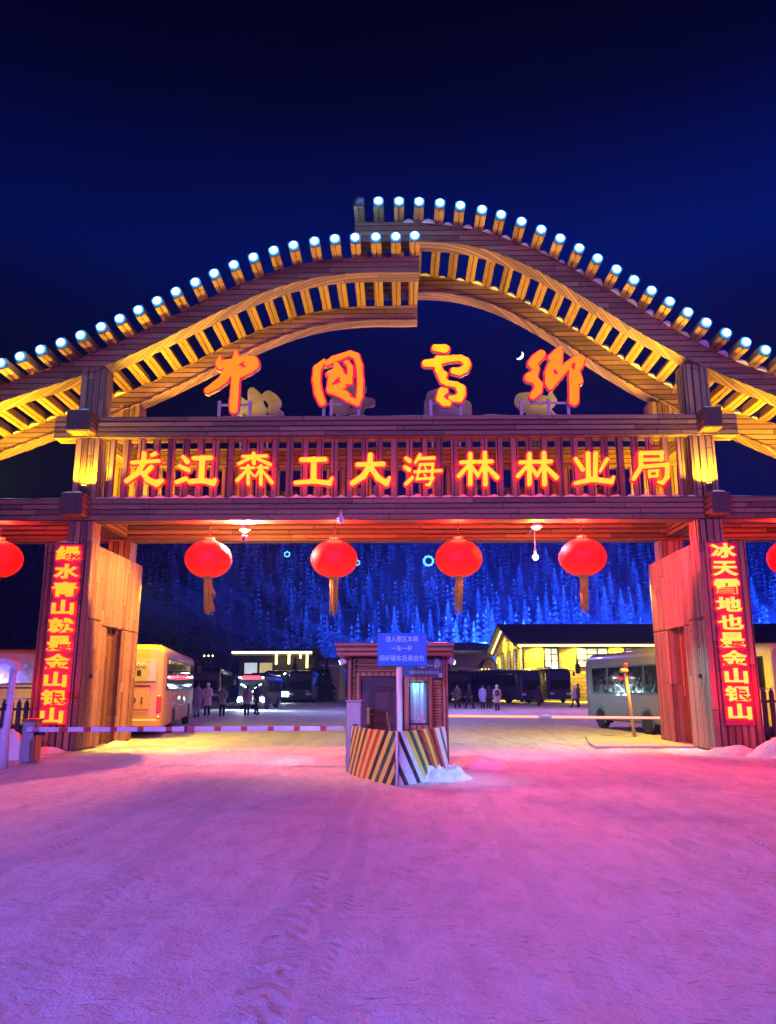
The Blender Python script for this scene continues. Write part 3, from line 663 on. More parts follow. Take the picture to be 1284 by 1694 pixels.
lamp('SPOT', 'hanging_bulb_side', (x, Y0+1.7, z-.14), 2200, COOL, .08, (7.74, 20.25, .9), 34, .9)
x, z = onY(564, 857, Y0-.12)
t = thing('unlit_bulb', 'unlit pale bulb hanging in front of the lower crossbeam, left of the middle', 'bulb', (x, Y0-.12, z))
M['frost_glass'] = pmat('frosted_glass', (.55, .58, .75), .2)
b = MB(); b.lathe([(.004, -.15), (.07, -.12), (.095, -.05), (.08, .02), (.045, .08)], (x, Y0-.12, z), 14); b.build('bulb', M['frost_glass'], t)
b = MB(); b.lathe([(.045, .08), (.05, .12), (.04, .17), (.02, .2)], (x, Y0-.12, z), 12); b.tube([(x, Y0-.12, z+.19), (x, Y0-.05, z+.24), (x, Y0+.02, z+.24)], .012, 6); b.build('socket', M['grey_metal'], t)

# ------------------------------------------------------------------ red lanterns
def lantern_mat():
    m, n, l, p = newmat('lantern_silk')
    tc = n.new('ShaderNodeTexCoord'); sp = n.new('ShaderNodeSeparateXYZ'); l.new(tc.outputs['Object'], sp.inputs[0])
    a = math_(n, l, 'ARCTAN2', sp.outputs[1], sp.outputs[0]); w = math_(n, l, 'ABSOLUTE', math_(n, l, 'SINE', math_(n, l, 'MULTIPLY', a, 14.0)))
    rib = math_(n, l, 'GREATER_THAN', w, .10)
    p.inputs['Base Color'].default_value = (.12, .001, .001, 1); p.inputs['Roughness'].default_value = .6
    t = n.new('ShaderNodeTexNoise'); t.inputs['Scale'].default_value = 2.0; l.new(tc.outputs['Object'], t.inputs['Vector'])
    c = mix(n, l, (.70, .003, .001), (1.0, .007, .001), t.outputs['Fac'])
    l.new(mix(n, l, (.22, .002, .001), c, rib), p.inputs['Emission Color']); p.inputs['Emission Strength'].default_value = 1.6
    return m
M['lantern'] = lantern_mat()
M['gold'] = pmat('lantern_gold', (.55, .36, .10), .4, .5)
M['tassel'] = pmat('tassel_thread', (.90, .82, .08), .8, bump=.8, bscale=90)
def make_lantern(label, loc):
    x, y, z = loc
    t = thing('red_lantern', label, 'lantern', loc, 0, 'red lanterns hanging under the lower crossbeam')
    R, H = .615, .50; b = MB()
    prof = [(R*sin(a), -H*cos(a)) for a in np.linspace(.30, pi-.30, 22)]
    n = 56; vs = []
    for r, zz in prof:
        for j in range(n):
            w = 2*pi*j/n; rr = r*(1+.018*(abs(sin(w*14))-.6)); vs.append((rr*cos(w), rr*sin(w), zz))
    k = len(prof); b.add(vs, [(i*n+j, i*n+(j+1) % n, (i+1)*n+(j+1) % n, (i+1)*n+j) for i in range(k-1) for j in range(n)], 0, True)
    b.build('shade', M['lantern'], t, world=False)
    b = MB(); b.lathe([(.19, H*.93), (.19, H*.99), (.12, H*1.02), (.11, H*1.14), (.09, H*1.15)], (0, 0, 0), 20); b.lathe([(.10, -H*1.10), (.12, -H*1.0), (.19, -H*.98), (.19, -H*.93)], (0, 0, 0), 20)
    for q in range(8): b.tube([(.115*cos(q*pi/4), .115*sin(q*pi/4), H*.98), (.115*cos(q*pi/4), .115*sin(q*pi/4), H*1.15)], .014, 5)
    b.build('collar', M['gold'], t, world=False)
    b = MB(); b.tube([(0, 0, H*1.12), (0, 0, 5.9-z)], .012, 6); b.build('hanging_wire', M['dark_metal'], t, world=False)
    b = MB(); rnd = random.Random(5)
    for i in range(46):
        a = rnd.random()*6.28; r0 = .10*sqrt(rnd.random()); L = rnd.uniform(.75, .95) if rnd.random() < .55 else rnd.uniform(.35, .6)
        sway = rnd.uniform(.02, .16)*(1 if i % 3 else .4)
        p0 = Vector((r0*cos(a), r0*sin(a), -H*1.08)); p1 = p0+Vector((sway*.3, 0, -L*.5)); p2 = p0+Vector((sway, rnd.uniform(-.03, .03), -L))
        b.tube([p0, p1, p2], [.016, .014, .010], 4)
    b.build('tassel', M['tassel'], t, world=False)
    return t
LN = [((345, 925), 'far left of the four whole red lanterns, lit yellowish by the lamp beside it'), ((553, 925), 'red lantern hanging left of the middle of the road, above the booth\'s left edge'), ((759, 924), 'red lantern hanging right of the middle, beside the blue light shape on the hill'), ((964, 922), 'red lantern hanging nearest the right pillar inside the gateway'), ((-3, 925), 'red lantern cut by the left edge of the photo, outside the left pillar'), ((1311, 923), 'red lantern cut by the right edge of the photo, outside the right pillar')]
base = None
for (px, py), lab in LN:
    x, z = onY(px, py, Y0+.28); loc = (x, Y0+.28, z)
    if base is None: base = make_lantern(lab, loc)
    else:
        c = copy_tree(base); c.location = loc; c['label'] = lab; c.rotation_euler.z = random.uniform(0, 6)
    lamp('POINT', 'lantern_light', (x, Y0+.28, z+.75), 380, (1, .03, .015), .25)

# ================================================================== GROUND
def rut(x, y):
    h = 0.0
    for c0, k, w, a in RUTS:
        c = c0+k*(y-14)+.12*sin(y*.17+c0); d = (x-c)/w
        h += a*(math.exp(-d*d)-.6*math.exp(-((abs(d)-1.8)/.5)**2))
    return h
RUTS = [(-5.6, -.02, .16, -.016), (-3.9, -.015, .16, -.016), (-4.8, .03, .13, -.012), (-3.0, .035, .13, -.012), (-2.2, -.05, .14, -.01), (3.1, .02, .15, -.015), (4.8, .02, .15, -.015), (5.7, -.06, .14, -.014), (7.3, -.06, .14, -.014), (2.2, -.11, .12, -.008), (-.75, .0, .12, .010), (1.0, .01, .13, -.007)]
def ground_h(x, y):
    f = max(0, min(1, (26-y)/5, (y+4)/3, (13-abs(x))/3))
    if f <= 0: return 0.0
    v = Vector((x*.8, y*.55, 0)); h = .022*pnoise(v*1.1)+.016*pnoise(v*3.7)
    h += .014*pnoise(Vector((x*9, y*3.2, 3)))+.010*pnoise(Vector((x*17, y*8, 9)))
    h += rut(x, y)
    t = math.exp(-((x+.75-.12*sin(y*.17-.75))/.17)**2); h += t*.022*(sin(y*24)*.5+.5)*(.4+pnoise(Vector((0, y*2, 1))))
    return h*f
def build_ground():
    xs = sorted(set(list(np.linspace(-13, 13, 290))+[-600, -200, -80, -40, -20, -16, 16, 20, 40, 80, 200, 600]))
    ys = [-120, -60, -20, -10]+list(np.arange(-4, 3, .5))+list(3*np.power(27/3, np.linspace(0, 1, 330)))+[30, 36, 45, 60, 80, 110, 160, 300, 700]
    ny = len(ys); vs = [(x, y, ground_h(x, y)) for x in xs for y in ys]
    fs = [(i*ny+j, (i+1)*ny+j, (i+1)*ny+j+1, i*ny+j+1) for i in range(len(xs)-1) for j in range(ny-1)]
    m, n, l, p = newmat('packed_snow')
    g = n.new('ShaderNodeNewGeometry')
    def nz(sc, st, det=6):
        mp = n.new('ShaderNodeMapping'); mp.inputs['Scale'].default_value = st; l.new(g.outputs['Position'], mp.inputs['Vector'])
        t = n.new('ShaderNodeTexNoise'); t.inputs['Scale'].default_value = sc; t.inputs['Detail'].default_value = det; t.inputs['Roughness'].default_value = .62
        l.new(mp.outputs[0], t.inputs['Vector']); return t.outputs['Fac']
    a = nz(.5, (1, .7, 1)); c = nz(9, (1.1, .8, 1), 9); d = nz(48, (1, .9, 1), 5); e = nz(2.6, (1.5, .6, 1), 8)
    col = mix(n, l, (.66, .65, .67), (.90, .90, .92), a)
    col = mix(n, l, (.56, .55, .57), col, math_(n, l, 'ADD', math_(n, l, 'MULTIPLY', math_(n, l, 'SUBTRACT', e, .36), 3.4), .35, True))
    col = mix(n, l, (.50, .48, .48), col, math_(n, l, 'MULTIPLY', math_(n, l, 'SUBTRACT', math_(n, l, 'ADD', c, math_(n, l, 'MULTIPLY', d, .35)), .28), 3.4, True))
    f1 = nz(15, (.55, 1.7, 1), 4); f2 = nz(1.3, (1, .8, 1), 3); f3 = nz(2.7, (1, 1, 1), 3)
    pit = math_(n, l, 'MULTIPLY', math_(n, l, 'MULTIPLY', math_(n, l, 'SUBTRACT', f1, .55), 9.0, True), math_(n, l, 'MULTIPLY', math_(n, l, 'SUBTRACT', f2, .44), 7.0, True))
    col = mix(n, l, col, (.36, .36, .40), math_(n, l, 'MULTIPLY', pit, .95))  # bluish shade of the pits put into the snow colour
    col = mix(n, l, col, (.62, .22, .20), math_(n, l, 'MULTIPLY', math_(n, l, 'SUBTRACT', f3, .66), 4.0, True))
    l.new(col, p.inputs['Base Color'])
    l.new(math_(n, l, 'ADD', math_(n, l, 'MULTIPLY', e, .35), .42), p.inputs['Roughness'])
    h = math_(n, l, 'ADD', math_(n, l, 'MULTIPLY', c, 1.0), math_(n, l, 'ADD', math_(n, l, 'MULTIPLY', d, .45), math_(n, l, 'MULTIPLY', e, .7)))
    h = math_(n, l, 'SUBTRACT', h, math_(n, l, 'MULTIPLY', pit, .55))
    # tyre treads pressed into the snow: bands along the road with cross ribs
    sp = n.new('ShaderNodeSeparateXYZ'); l.new(g.outputs['Position'], sp.inputs[0]); X, Y = sp.outputs[0], sp.outputs[1]
    for c0, k, hw, fq, am in ((-5.2, .05, .13, 44, .5), (-3.45, .05, .13, 44, .5), (-2.5, -.06, .15, 36, .45), (-.75, 0.0, .16, 30, .8), (-.45, .0, .10, 50, .4), (1.15, .015, .13, 44, .4), (2.9, -.10, .14, 40, .5), (4.6, -.10, .14, 40, .5), (3.9, .07, .12, 52, .45), (5.6, .07, .12, 52, .45), (6.6, -.16, .15, 38, .45)):
        dx = math_(n, l, 'ADD', math_(n, l, 'SUBTRACT', X, c0), math_(n, l, 'MULTIPLY', math_(n, l, 'SUBTRACT', Y, 10.0), -k))
        dx = math_(n, l, 'ADD', dx, math_(n, l, 'MULTIPLY', math_(n, l, 'SUBTRACT', a, .5), .5)); ax = math_(n, l, 'ABSOLUTE', dx)
        mask = math_(n, l, 'MULTIPLY', math_(n, l, 'SUBTRACT', hw, ax), 30.0, True)
        tr = math_(n, l, 'SINE', math_(n, l, 'ADD', math_(n, l, 'MULTIPLY', Y, fq), math_(n, l, 'MULTIPLY', ax, fq*1.2)))
        fade = math_(n, l, 'MULTIPLY', math_(n, l, 'SUBTRACT', e, .40), 5.0, True)
        tot = math_(n, l, 'MULTIPLY', mask, fade) if c0 == -5.2 else math_(n, l, 'MAXIMUM', tot, math_(n, l, 'MULTIPLY', mask, fade))
        h = math_(n, l, 'ADD', h, math_(n, l, 'MULTIPLY', math_(n, l, 'MULTIPLY', math_(n, l, 'SUBTRACT', math_(n, l, 'MULTIPLY', tr, .35), .45), mask), math_(n, l, 'MULTIPLY', fade, am)))
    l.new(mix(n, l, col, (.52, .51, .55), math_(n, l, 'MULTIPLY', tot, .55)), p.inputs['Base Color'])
    b = n.new('ShaderNodeBump'); b.inputs['Strength'].default_value = 1.0; b.inputs['Distance'].default_value = .12
    l.new(h, b.inputs['Height']); l.new(b.outputs[0], p.inputs['Normal'])
    M['ground'] = m
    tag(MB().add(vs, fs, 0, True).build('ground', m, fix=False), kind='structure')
build_ground()
def mound(name, label, c, rx, ry, h, seed, ang=0.0, mat=None, rough=.35):
    b = MB(); nr, na = (14, 44) if rough < .5 else (44, 130); vs = []
    for i in range(nr+1):
        u = i/nr
        for j in range(na):
            a = 2*pi*j/na; q = 1+.28*pnoise(Vector((cos(a)*1.5+seed, sin(a)*1.5, seed)))
            x, y = rx*u*q*cos(a), ry*u*q*sin(a); x, y = x*cos(ang)-y*sin(ang), x*sin(ang)+y*cos(ang)
            z = h*(1-u*u)**1.3*(1+rough*pnoise(Vector((x*2.2+seed, y*2.2, 1)))+.5*rough*pnoise(Vector((x*7, y*7, seed)))+(.45*abs(pnoise(Vector((x*13, y*13, seed))))+.3*pnoise(Vector((x*27, y*27, 2))) if rough > .5 else 0))-.02
            vs.append((c[0]+x, c[1]+y, z))
    b.add(vs, [(i*na+j, i*na+(j+1) % na, (i+1)*na+(j+1) % na, (i+1)*na+j) for i in range(nr) for j in range(na)], 0, True)
    return tag(b.build(name, mat or M['snow']), label, 'snow heap')
mound('snow_mound', 'large snow mound glowing red at the foot of the right pillar', (10.4, 18.9, 0), 2.3, 1.1, 1.1, 2.2, 0, M['dimmed_snow'])
mound('snow_mound', 'low drift of snow at the front corner of the right pillar', (8.0, 19.6, 0), .95, .5, .2, 5.1, 0, M['dimmed_snow'])
mound('snow_mound', 'pink lit snow heap behind the grey barrier cabinet on the left', (-9.0, 18.3, 0), .8, .7, .6, 8.4)
mound('snow_mound', 'thin snow drift along the foot of the left pillar', (-8.75, 19.75, 0), .75, .35, .16, 3.7)
mound('snow_mound', 'small snow patch at the left pillar\'s door', (-7.85, 22.3, 0), .35, .8, .14, 1.3)
mound('snow_mound', 'heap of crumbled bluish snow against the striped prow', (.70, 14.35, 0), .66, .38, .24, 6.6, .5, rough=.9)
mound('snow_mound', 'trampled snow berm to the right of the booth', (1.6, 16.9, 0), .7, 1.0, .2, 4.4)

# ================================================================== BOOTH, SIGN AND STRIPED PROW
YB = 16.9; bx0 = onY(574, 1200, YB)[0]; bx1 = onY(741, 1200, YB)[0]; HB = 2.42
booth = thing('ticket_booth', 'small brown log booth with flat roof and lit window in the middle of the gateway', 'booth', ((bx0+bx1)/2, YB+1.1, 0))
def booth_parts():
    b = MB(); x0, x1, y0, y1 = bx0, bx1, YB, YB+2.2
    dx0, dx1 = onY(597, 1200, YB)[0], onY(661, 1200, YB)[0]; dz = onY(620, 1120, YB)[1]
    wx0, wz0 = onY(677, 1199, YB); wx1, wz1 = onY(708, 1127, YB)
    def logs(xa, xb, za, zc):
        z = za
        while z < zc-.01:
            e = min(zc, z+.115); b.box(((xa+xb)/2, y0+.05, (z+e)/2), (xb-xa, .10+random.uniform(0, .02), e-z-.004), None, 0, .028); z = e
    logs(x0+.1, dx0-.1, .05, HB); logs(dx0-.1, dx1+.1, dz+.1, HB); logs(dx1+.1, wx0-.08, .05, HB); logs(wx1+.08, x1-.1, .05, HB); logs(wx0-.08, wx1+.08, .05, wz0-.08); logs(wx0-.08, wx1+.08, wz1+.08, HB)
    for xx in (x0+.05, x1-.05):
        z = .05
        while z < HB-.01:
            b.box((xx, (y0+y1)/2, z+.0575), (.10, y1-y0-.16, .111), None, 0, .028); z += .115
    b.bar(x0+.1, x1-.1, y1-.1, y1, .05, HB)
    b.bar(x0+.1, x1-.1, y0+.15, y1-.1, .0, .06)
    w = b.build('log_wall', M['log'], booth)
    b = MB()
    for xx in (x0+.04, x1-.04): b.box((xx, y0+.02, HB/2), (.11, .14, HB), None, 0, .02)
    b.bar(dx0-.1, dx0-.0, y0-.05, y0+.1, 0, dz+.09, 0, .012); b.bar(dx1+.0, dx1+.08, y0-.05, y0+.1, 0, dz+.09, 0, .012); b.bar(dx0-.1, dx1+.1, y0-.06, y0+.1, dz+.012, dz+.10, 0, .012)
    for xx in (wx0-.05, wx1+.05): b.box((xx, y0-.0, (wz0+wz1)/2), (.09, .15, wz1-wz0+.2), None, 0, .012)
    for zz in (wz0-.05, wz1+.05): b.box(((wx0+wx1)/2, y0-.0, zz), (wx1-wx0+.02, .15, .09), None, 0, .012)
    b.build('timber_trim', M['log_z'], booth)
    # roof: flared fascia
    rx0, rz1 = onY(553, 1063, YB-.45); rx1, _ = onY(753, 1063, YB-.45); rz0 = onY(560, 1085, YB-.45)[1]
    b = MB(); ya, yb = YB-.45, y1+.4; k = .14
    n = 3
    for i in range(n):
        t0, t1 = i/n, (i+1)/n
        za, zc = rz0+(rz1-rz0)*t0, rz0+(rz1-rz0)*t1; o = k*(1-(t0+t1)/2)*.5
        b.box(((rx0+rx1)/2, (ya+yb)/2, (za+zc)/2), (rx1-rx0-2*o, yb-ya-2*o, zc-za-.006), None, 0, .015)
    b.prism([(x0-.02, HB-.03), (x1+.02, HB-.03), (rx1-k, rz0+.01), (rx0+k, rz0+.01)], ya+.2, yb-.2)
    r = b.build('roof', M['log'], booth)
    b = MB(); snow_strip(b, rx0+.02, rx1-.02, ya+.02, yb-.02, rz1, .05, seed=3.3); b.build('snow_cap', M['snow'], r)
    # door
    M['door_brown'] = pmat('door_brown', (.055, .03, .032), .35, coat=.3)
    b = MB(); b.bar(dx0+.005, dx1-.005, y0+.02, y0+.07, .05, dz)
    w2 = dx1-dx0
    for za, zc in ((.25, .85), (1.0, dz-.22)):
        b.box((dx0+w2*.56, y0+.012, (za+zc)/2), (w2*.50, .03, zc-za), None, 0, .012); b.box((dx0+w2*.56, y0+.0, (za+zc)/2), (w2*.36, .03, zc-za-.12), None, 0, .012)
    d = b.build('door', M['door_brown'], booth)
    b = MB(); hx = dx0+.16; b.box((hx, y0+.005, .98), (.07, .025, .34), None, 0, .01); b.tube([(hx, y0, 1.02), (hx, y0-.05, 1.02), (hx+.11, y0-.05, 1.02)], .013, 6); b.build('handle', M['grey_metal'], d)
    # window with lit interior
    b = MB(); fw = .035
    for xx in (wx0+fw/2, wx1-fw/2): b.box((xx, y0+.03, (wz0+wz1)/2), (fw, .05, wz1-wz0), None, 0)
    for zz in (wz0+fw/2, wz1-fw/2): b.box(((wx0+wx1)/2, y0+.031, zz), (wx1-wx0, .048, fw), None, 0)
    f = b.build('window', M['black'], booth)
    gm, n_, l_, p_ = newmat('window_glass'); p_.inputs['Base Color'].default_value = (.9, .97, 1, 1); p_.inputs['Roughness'].default_value = .02; p_.inputs['Alpha'].default_value = .14
    M['pane'] = gm
    b = MB(); b.bar(wx0+fw, wx1-fw, y0+.03, y0+.036, wz0+fw, wz1-fw); b.build('pane', gm, f)
    M['curtain'] = pmat('curtain', (.55, .75, .78), .8, var=.2, scale=12)
    b = MB(); vs = []; k2 = 40
    for i in range(k2+1):
        u = i/k2; xx = wx0-.1+(wx1-wx0+.2)*u; vs += [(xx, y0+.5+.05*sin(u*34)+.02*sin(u*71), wz0-.1), (xx, y0+.5+.05*sin(u*34), wz1+.15)]
    b.add(vs, [(2*i, 2*i+1, 2*i+3, 2*i+2) for i in range(k2)], 0, True); b.build('curtain', M['curtain'], booth)
    b = MB(); b.bar(wx0-.1, wx1+.1, y0+.12, y0+.5, wz0-.06, wz0+.0); b.build('sill_shelf', M['log_z'], booth)
    lamp('POINT', 'booth_inside_light', ((wx0+wx1)/2-.05, y0+.28, wz1-.05), 9, (.25, .8, 1), .05)
    cols = [pmat('paper_white', (.7, .7, .72), .6), pmat('paper_pink', (.65, .25, .22), .6), pmat('flask_blue', (.08, .2, .5), .3)]
    for i in range(9):
        b = MB(); q = wx0+.05+random.random()*(wx1-wx0-.1); h = random.uniform(.06, .17); yy = y0+.18+random.random()*.2
        if i % 3: b.box((q, yy, wz0+h/2), (random.uniform(.05, .12), .06, h), Matrix.Rotation(random.uniform(-.5, .5), 3, 'Z'), 0, .008); nm, lb, ct = 'small_box', 'small box among the clutter on the sill behind the booth window', 'box'
        else: b.lathe([(.03, 0), (.034, .02), (.034, h*.7), (.016, h*.85), (.016, h)], (q, yy, wz0), 10); nm, lb, ct = 'bottle', 'small bottle among the clutter on the sill behind the booth window', 'bottle'
        tag(b.build(nm, cols[i % 3]), lb, ct, 'clutter on the booth window sill')
    # blue banner over the window
    M['banner'] = pmat('banner_blue', (.003, .10, .22), .35, var=.35, scale=3)
    M['ink_pale'] = pmat('lettering_pale', (.42, .62, .82), .5)
    ax0, az0 = onY(667, 1122, YB-.06); ax1, az1 = onY(733, 1088, YB-.06)
    b = MB(); b.bar(ax0, ax1, y0-.07, y0-.035, az0, az1); bn = b.build('banner', M['banner'], booth)
    b = MB(); put_text(b, '一车一杆', (ax0+ax1)/2+.06, y0-.078, az0+(az1-az0)*.62, .66, .15, .006, .012); b.build('banner_text', M['ink_pale'], bn)
    b = MB(); put_text(b, '闯杆砸车后果自负', (ax0+ax1)/2+.03, y0-.078, az0+(az1-az0)*.28, .62, .075, .006, .004); b.build('banner_text', M['ink_pale'], bn)
    b = MB()
    for (q, zz, r) in ((ax1-.13, az1-.05, .06), (ax1-.06, az0+.06, .055)):
        for k3 in range(3):
            b.box((q, y0-.075-.002*k3, zz), (2*r, .008, .016), Matrix.Rotation(k3*pi/3+.3, 3, 'Y'))
            for e in (-1, 1): 
                R = Matrix.Rotation(k3*pi/3+.3, 3, 'Y'); c = R @ Vector((e*r*.65, 0, 0)); b.box((q+c.x, y0-.081-.002*k3, zz+c.z), (.05, .006, .012), R @ Matrix.Rotation(pi/2, 3, 'Y'))
    b.build('snowflake', M['ink_pale'], bn)
    # little floods on both front corners
    for sd, xx in ((-1, x0-.1), (1, x1+.1)):
        b = MB(); b.box((xx, y0+.1, 2.12), (.15, .2, .13), Matrix.Rotation(sd*.4, 3, 'Y'), 0, .02); b.tube([(xx, y0+.1, 2.15), (xx-sd*.12, y0+.1, 2.2)], .015, 6); fl = b.build('flood_lamp', M['pale_paint'], booth)
        b = MB(); b.box((xx+sd*.07, y0+.1, 2.09), (.012, .14, .08), Matrix.Rotation(sd*.4, 3, 'Y')); b.build('lens', M['cool_lens'], fl)
        lamp('SPOT', 'booth_flood', (xx+sd*.12, y0+.1, 2.08), 240, (.3, .75, 1), .04, (xx+sd*2.2, y0+(1.0 if sd < 0 else 3.4), 0), 70, .7)
booth_parts()
tipx, tipy = onZ(657, 1301); lx, ly = onZ(577, 1279); rx, ry = onZ(743, 1281)
def stripes(name, dirx, diry, org, slope, cols, period):
    m, n, l, p = newmat(name); g = n.new('ShaderNodeNewGeometry')
    d = n.new('ShaderNodeVectorMath'); d.operation = 'DOT_PRODUCT'; l.new(g.outputs['Position'], d.inputs[0]); d.inputs[1].default_value = (dirx, diry, slope)
    v = math_(n, l, 'DIVIDE', math_(n, l, 'SUBTRACT', d.outputs['Value'], org), period)
    v = math_(n, l, 'FRACT', v); r = n.new('ShaderNodeValToRGB'); cr = r.color_ramp; cr.interpolation = 'CONSTANT'
    for i, (pos, c) in enumerate(cols):
        e = cr.elements[i] if i < 2 else cr.elements.new(pos)
        e.position = pos; e.color = (*c, 1)
    l.new(v, r.inputs[0])
    t = n.new('ShaderNodeTexNoise'); t.inputs['Scale'].default_value = 9; t.inputs['Detail'].default_value = 6; l.new(g.outputs['Position'], t.inputs['Vector'])
    l.new(mix(n, l, r.outputs[0], (.30, .28, .27), math_(n, l, 'MULTIPLY', math_(n, l, 'SUBTRACT', t.outputs['Fac'], .5), 1.6, True)), p.inputs['Base Color'])
    p.inputs['Roughness'].default_value = .3
    return m
def prow():
    t = thing('striped_prow', 'wedge shaped crash barrier with diagonal yellow and black stripes in front of the booth', 'barrier', (tipx, tipy, 0))
    YEL, BLK, GRN, RED_GLINT, PALE_GLINT = (.80, .58, .09), (.012, .012, .015), (.01, .09, .05), (.55, .05, .02), (.7, .72, .75)
    H = .86
    for sd, (ex_, ey_) in ((-1, (lx, ly)), (1, (rx, ry))):
        L = sqrt((ex_-tipx)**2+(ey_-tipy)**2); ux, uy = (ex_-tipx)/L, (ey_-tipy)/L; nx_, ny_ = (-uy, ux) if sd > 0 else (uy, -ux)
        if nx_*sd < 0: nx_, ny_ = -nx_, -ny_
        seq = [YEL, BLK, YEL, BLK, YEL, GRN, YEL, BLK, YEL, RED_GLINT, YEL, RED_GLINT, YEL, BLK, YEL, BLK] if sd < 0 else [PALE_GLINT, PALE_GLINT, BLK, PALE_GLINT, PALE_GLINT, BLK, PALE_GLINT, YEL, GRN, YEL, BLK, RED_GLINT, YEL, RED_GLINT, BLK, RED_GLINT]  # red and white stripes carry reflected red and cool light as colour
        k = len(seq); cols = [(i/k, c) for i, c in enumerate(seq)]
        sl = .72
        org = tipx*ux+tipy*uy-.05
        m = stripes('prow_stripes', ux, uy, org if sd > 0 else org, sl, cols, L*.98) 
        n = 14; b = MB(); vs = []
        for i in range(n+1):
            u = i/n; bl = .10*sin(pi*u); x, y = tipx+(ex_-tipx)*u+nx_*bl, tipy+(ey_-tipy)*u+ny_*bl
            x2, y2 = x-nx_*.05*u, y-ny_*.05*u
            vs += [(x, y, -.02), (x2, y2, H), (x2-nx_*.04, y2-ny_*.04, H), (x-nx_*.04, y-ny_*.04, -.02)]
        fs = []
        for i in range(n):
            for j in range(4): fs.append((4*i+j, 4*i+(j+1) % 4, 4*i+4+(j+1) % 4, 4*i+4+j))
        b.add(vs, fs, 0); b.build('striped_side', m, t)
    b = MB(); b.prism([(tipx, tipy+.06), (lx+.12, ly), (rx-.1, ry)], .0, H-.1, 'z'); b.build('core', M['grey_metal'], t)
    b = MB(); b.tube([(tipx, tipy-.012, 0), (tipx, tipy-.012, H+.01)], .022, 8); b.build('nose_edge', M['pale_paint'], t)
prow()
# pole with the blue notice
px_, _ = onY(661, 1150, 15.0)
t = thing('notice_sign', 'blue sign with three lines of white characters on a pole before the booth', 'sign', (px_, 15.0, 0))
b = MB(); b.tube([(px_, 15.0, 0), (px_, 15.0, onY(660, 1085, 15.0)[1])], .055, 12); b.build('pole', M['pale_paint'], t)
M['sign_blue'] = pmat('sign_blue', (.001, .13, .58), .35, var=.15); M['sign_white'] = pmat('sign_white', (.30, .70, .85), .4)
sx0, sz0 = onY(624.5, 1102, 14.92); sx1, sz1 = onY(706, 1047, 14.92)
b = MB(); b.bar(sx0, sx1, 14.90, 14.925, sz0, sz1, 0, .008); sg = b.build('board', M['sign_blue'], t)
b = MB()
for zz in (sz0+.15, sz1-.15): b.bar(sx0+.06, sx1-.06, 14.927, 14.95, zz-.02, zz+.02)
b.build('back_rail', M['grey_metal'], t)
for s_, py, w_, h_ in (('进入景区车辆', 1057, .62, .115), ('一车一杆', 1072.5, .40, .105), ('闯杆砸车后果自负', 1089, .84, .115)):
    cx_, cz_ = onY({'进入景区车辆': 665, '一车一杆': 665, '闯杆砸车后果自负': 665}[s_], py, 14.9)
    b = MB(); put_text(b, s_, cx_, 14.892, cz_, w_, h_, .007, .010); b.build('lettering', M['sign_white'], sg)
sx, sz = onY(645, 1205, 15.6)
b = MB(); b.box((sx, 15.6, .55), (.05, .04, 1.1), Matrix.Rotation(-.08, 3, 'Y'), 0, .008); tag(b.build('wooden_stake', M['log_z']), 'short wooden stake standing up behind the striped prow', 'stake')

# ================================================================== BARRIERS
M['red_paint'] = pmat('red_band', (.5, .03, .03), .4); M['white_paint'] = pmat('boom_white', (.72, .72, .75), .4)
M['led_red'] = emat('boom_led', (1.0, .13, .085), 5.5); M['cab_grey'] = pmat('cabinet_grey', (.36, .33, .35), .45, .2); M['cab_orange_lit'] = pmat('cabinet_orange_lit', (.55, .13, .02), .45)
cx0, cyf = onZ(30, 1262); cx1, _ = onZ(52, 1262)
def barrier_left():
    t = thing('boom_barrier', 'road barrier with long red and white boom and grey cabinet by the left pillar', 'barrier', ((cx0+cx1)/2, cyf, 0))
    b = MB(); h = .86; b.box(((cx0+cx1)/2, cyf+.2, h/2), (cx1-cx0, .36, h), None, 0, .02); b.box(((cx0+cx1)/2+.01, cyf+.2, h+.02), (cx1-cx0+.06, .42, .05), None, 1, .02)
    b.box((cx1+.012, cyf+.2, h/2), (.02, .30, h-.08), None, 1); b.build('cabinet', [M['cab_grey'], M['cab_orange_lit']], t)  # orange lamp light painted onto the cap and right side
    yb = cyf-.05; x0, z0 = onY(45, 1207, yb); x1, z1 = onY(569, 1205, yb)
    b = MB(); x = x0; i = 0
    edges = [45, 98, 113, 139, 151, 183, 194, 228, 238, 275, 285, 311, 322, 355, 366, 399, 409, 443, 453, 486, 496, 530, 540, 569]
    for i, (a, c) in enumerate(zip(edges[:-1], edges[1:])):
        xa, xb = onY(a, 1206, yb)[0], onY(c, 1206, yb)[0]; za = z0+(z1-z0)*(xa-x0)/(x1-x0); zb = z0+(z1-z0)*(xb-x0)/(x1-x0)
        b.box(((xa+xb)/2, yb, (za+zb)/2), (xb-xa+.001*(i % 2), .045, .095-.002*(i % 2)), None, i % 2)
    b.build('boom', [M['white_paint'], M['red_paint']], t)
    b = MB(); jx = onY(308, 1206, yb)[0]; b.box((jx, yb, z0+.01), (.07, .07, .13), None, 0, .01); b.box((onY(66, 1210, yb)[0], yb+.0, z0-.08), (.24, .10, .07), None, 0, .02); b.build('clamp', M['dark_metal'], t)
barrier_left()
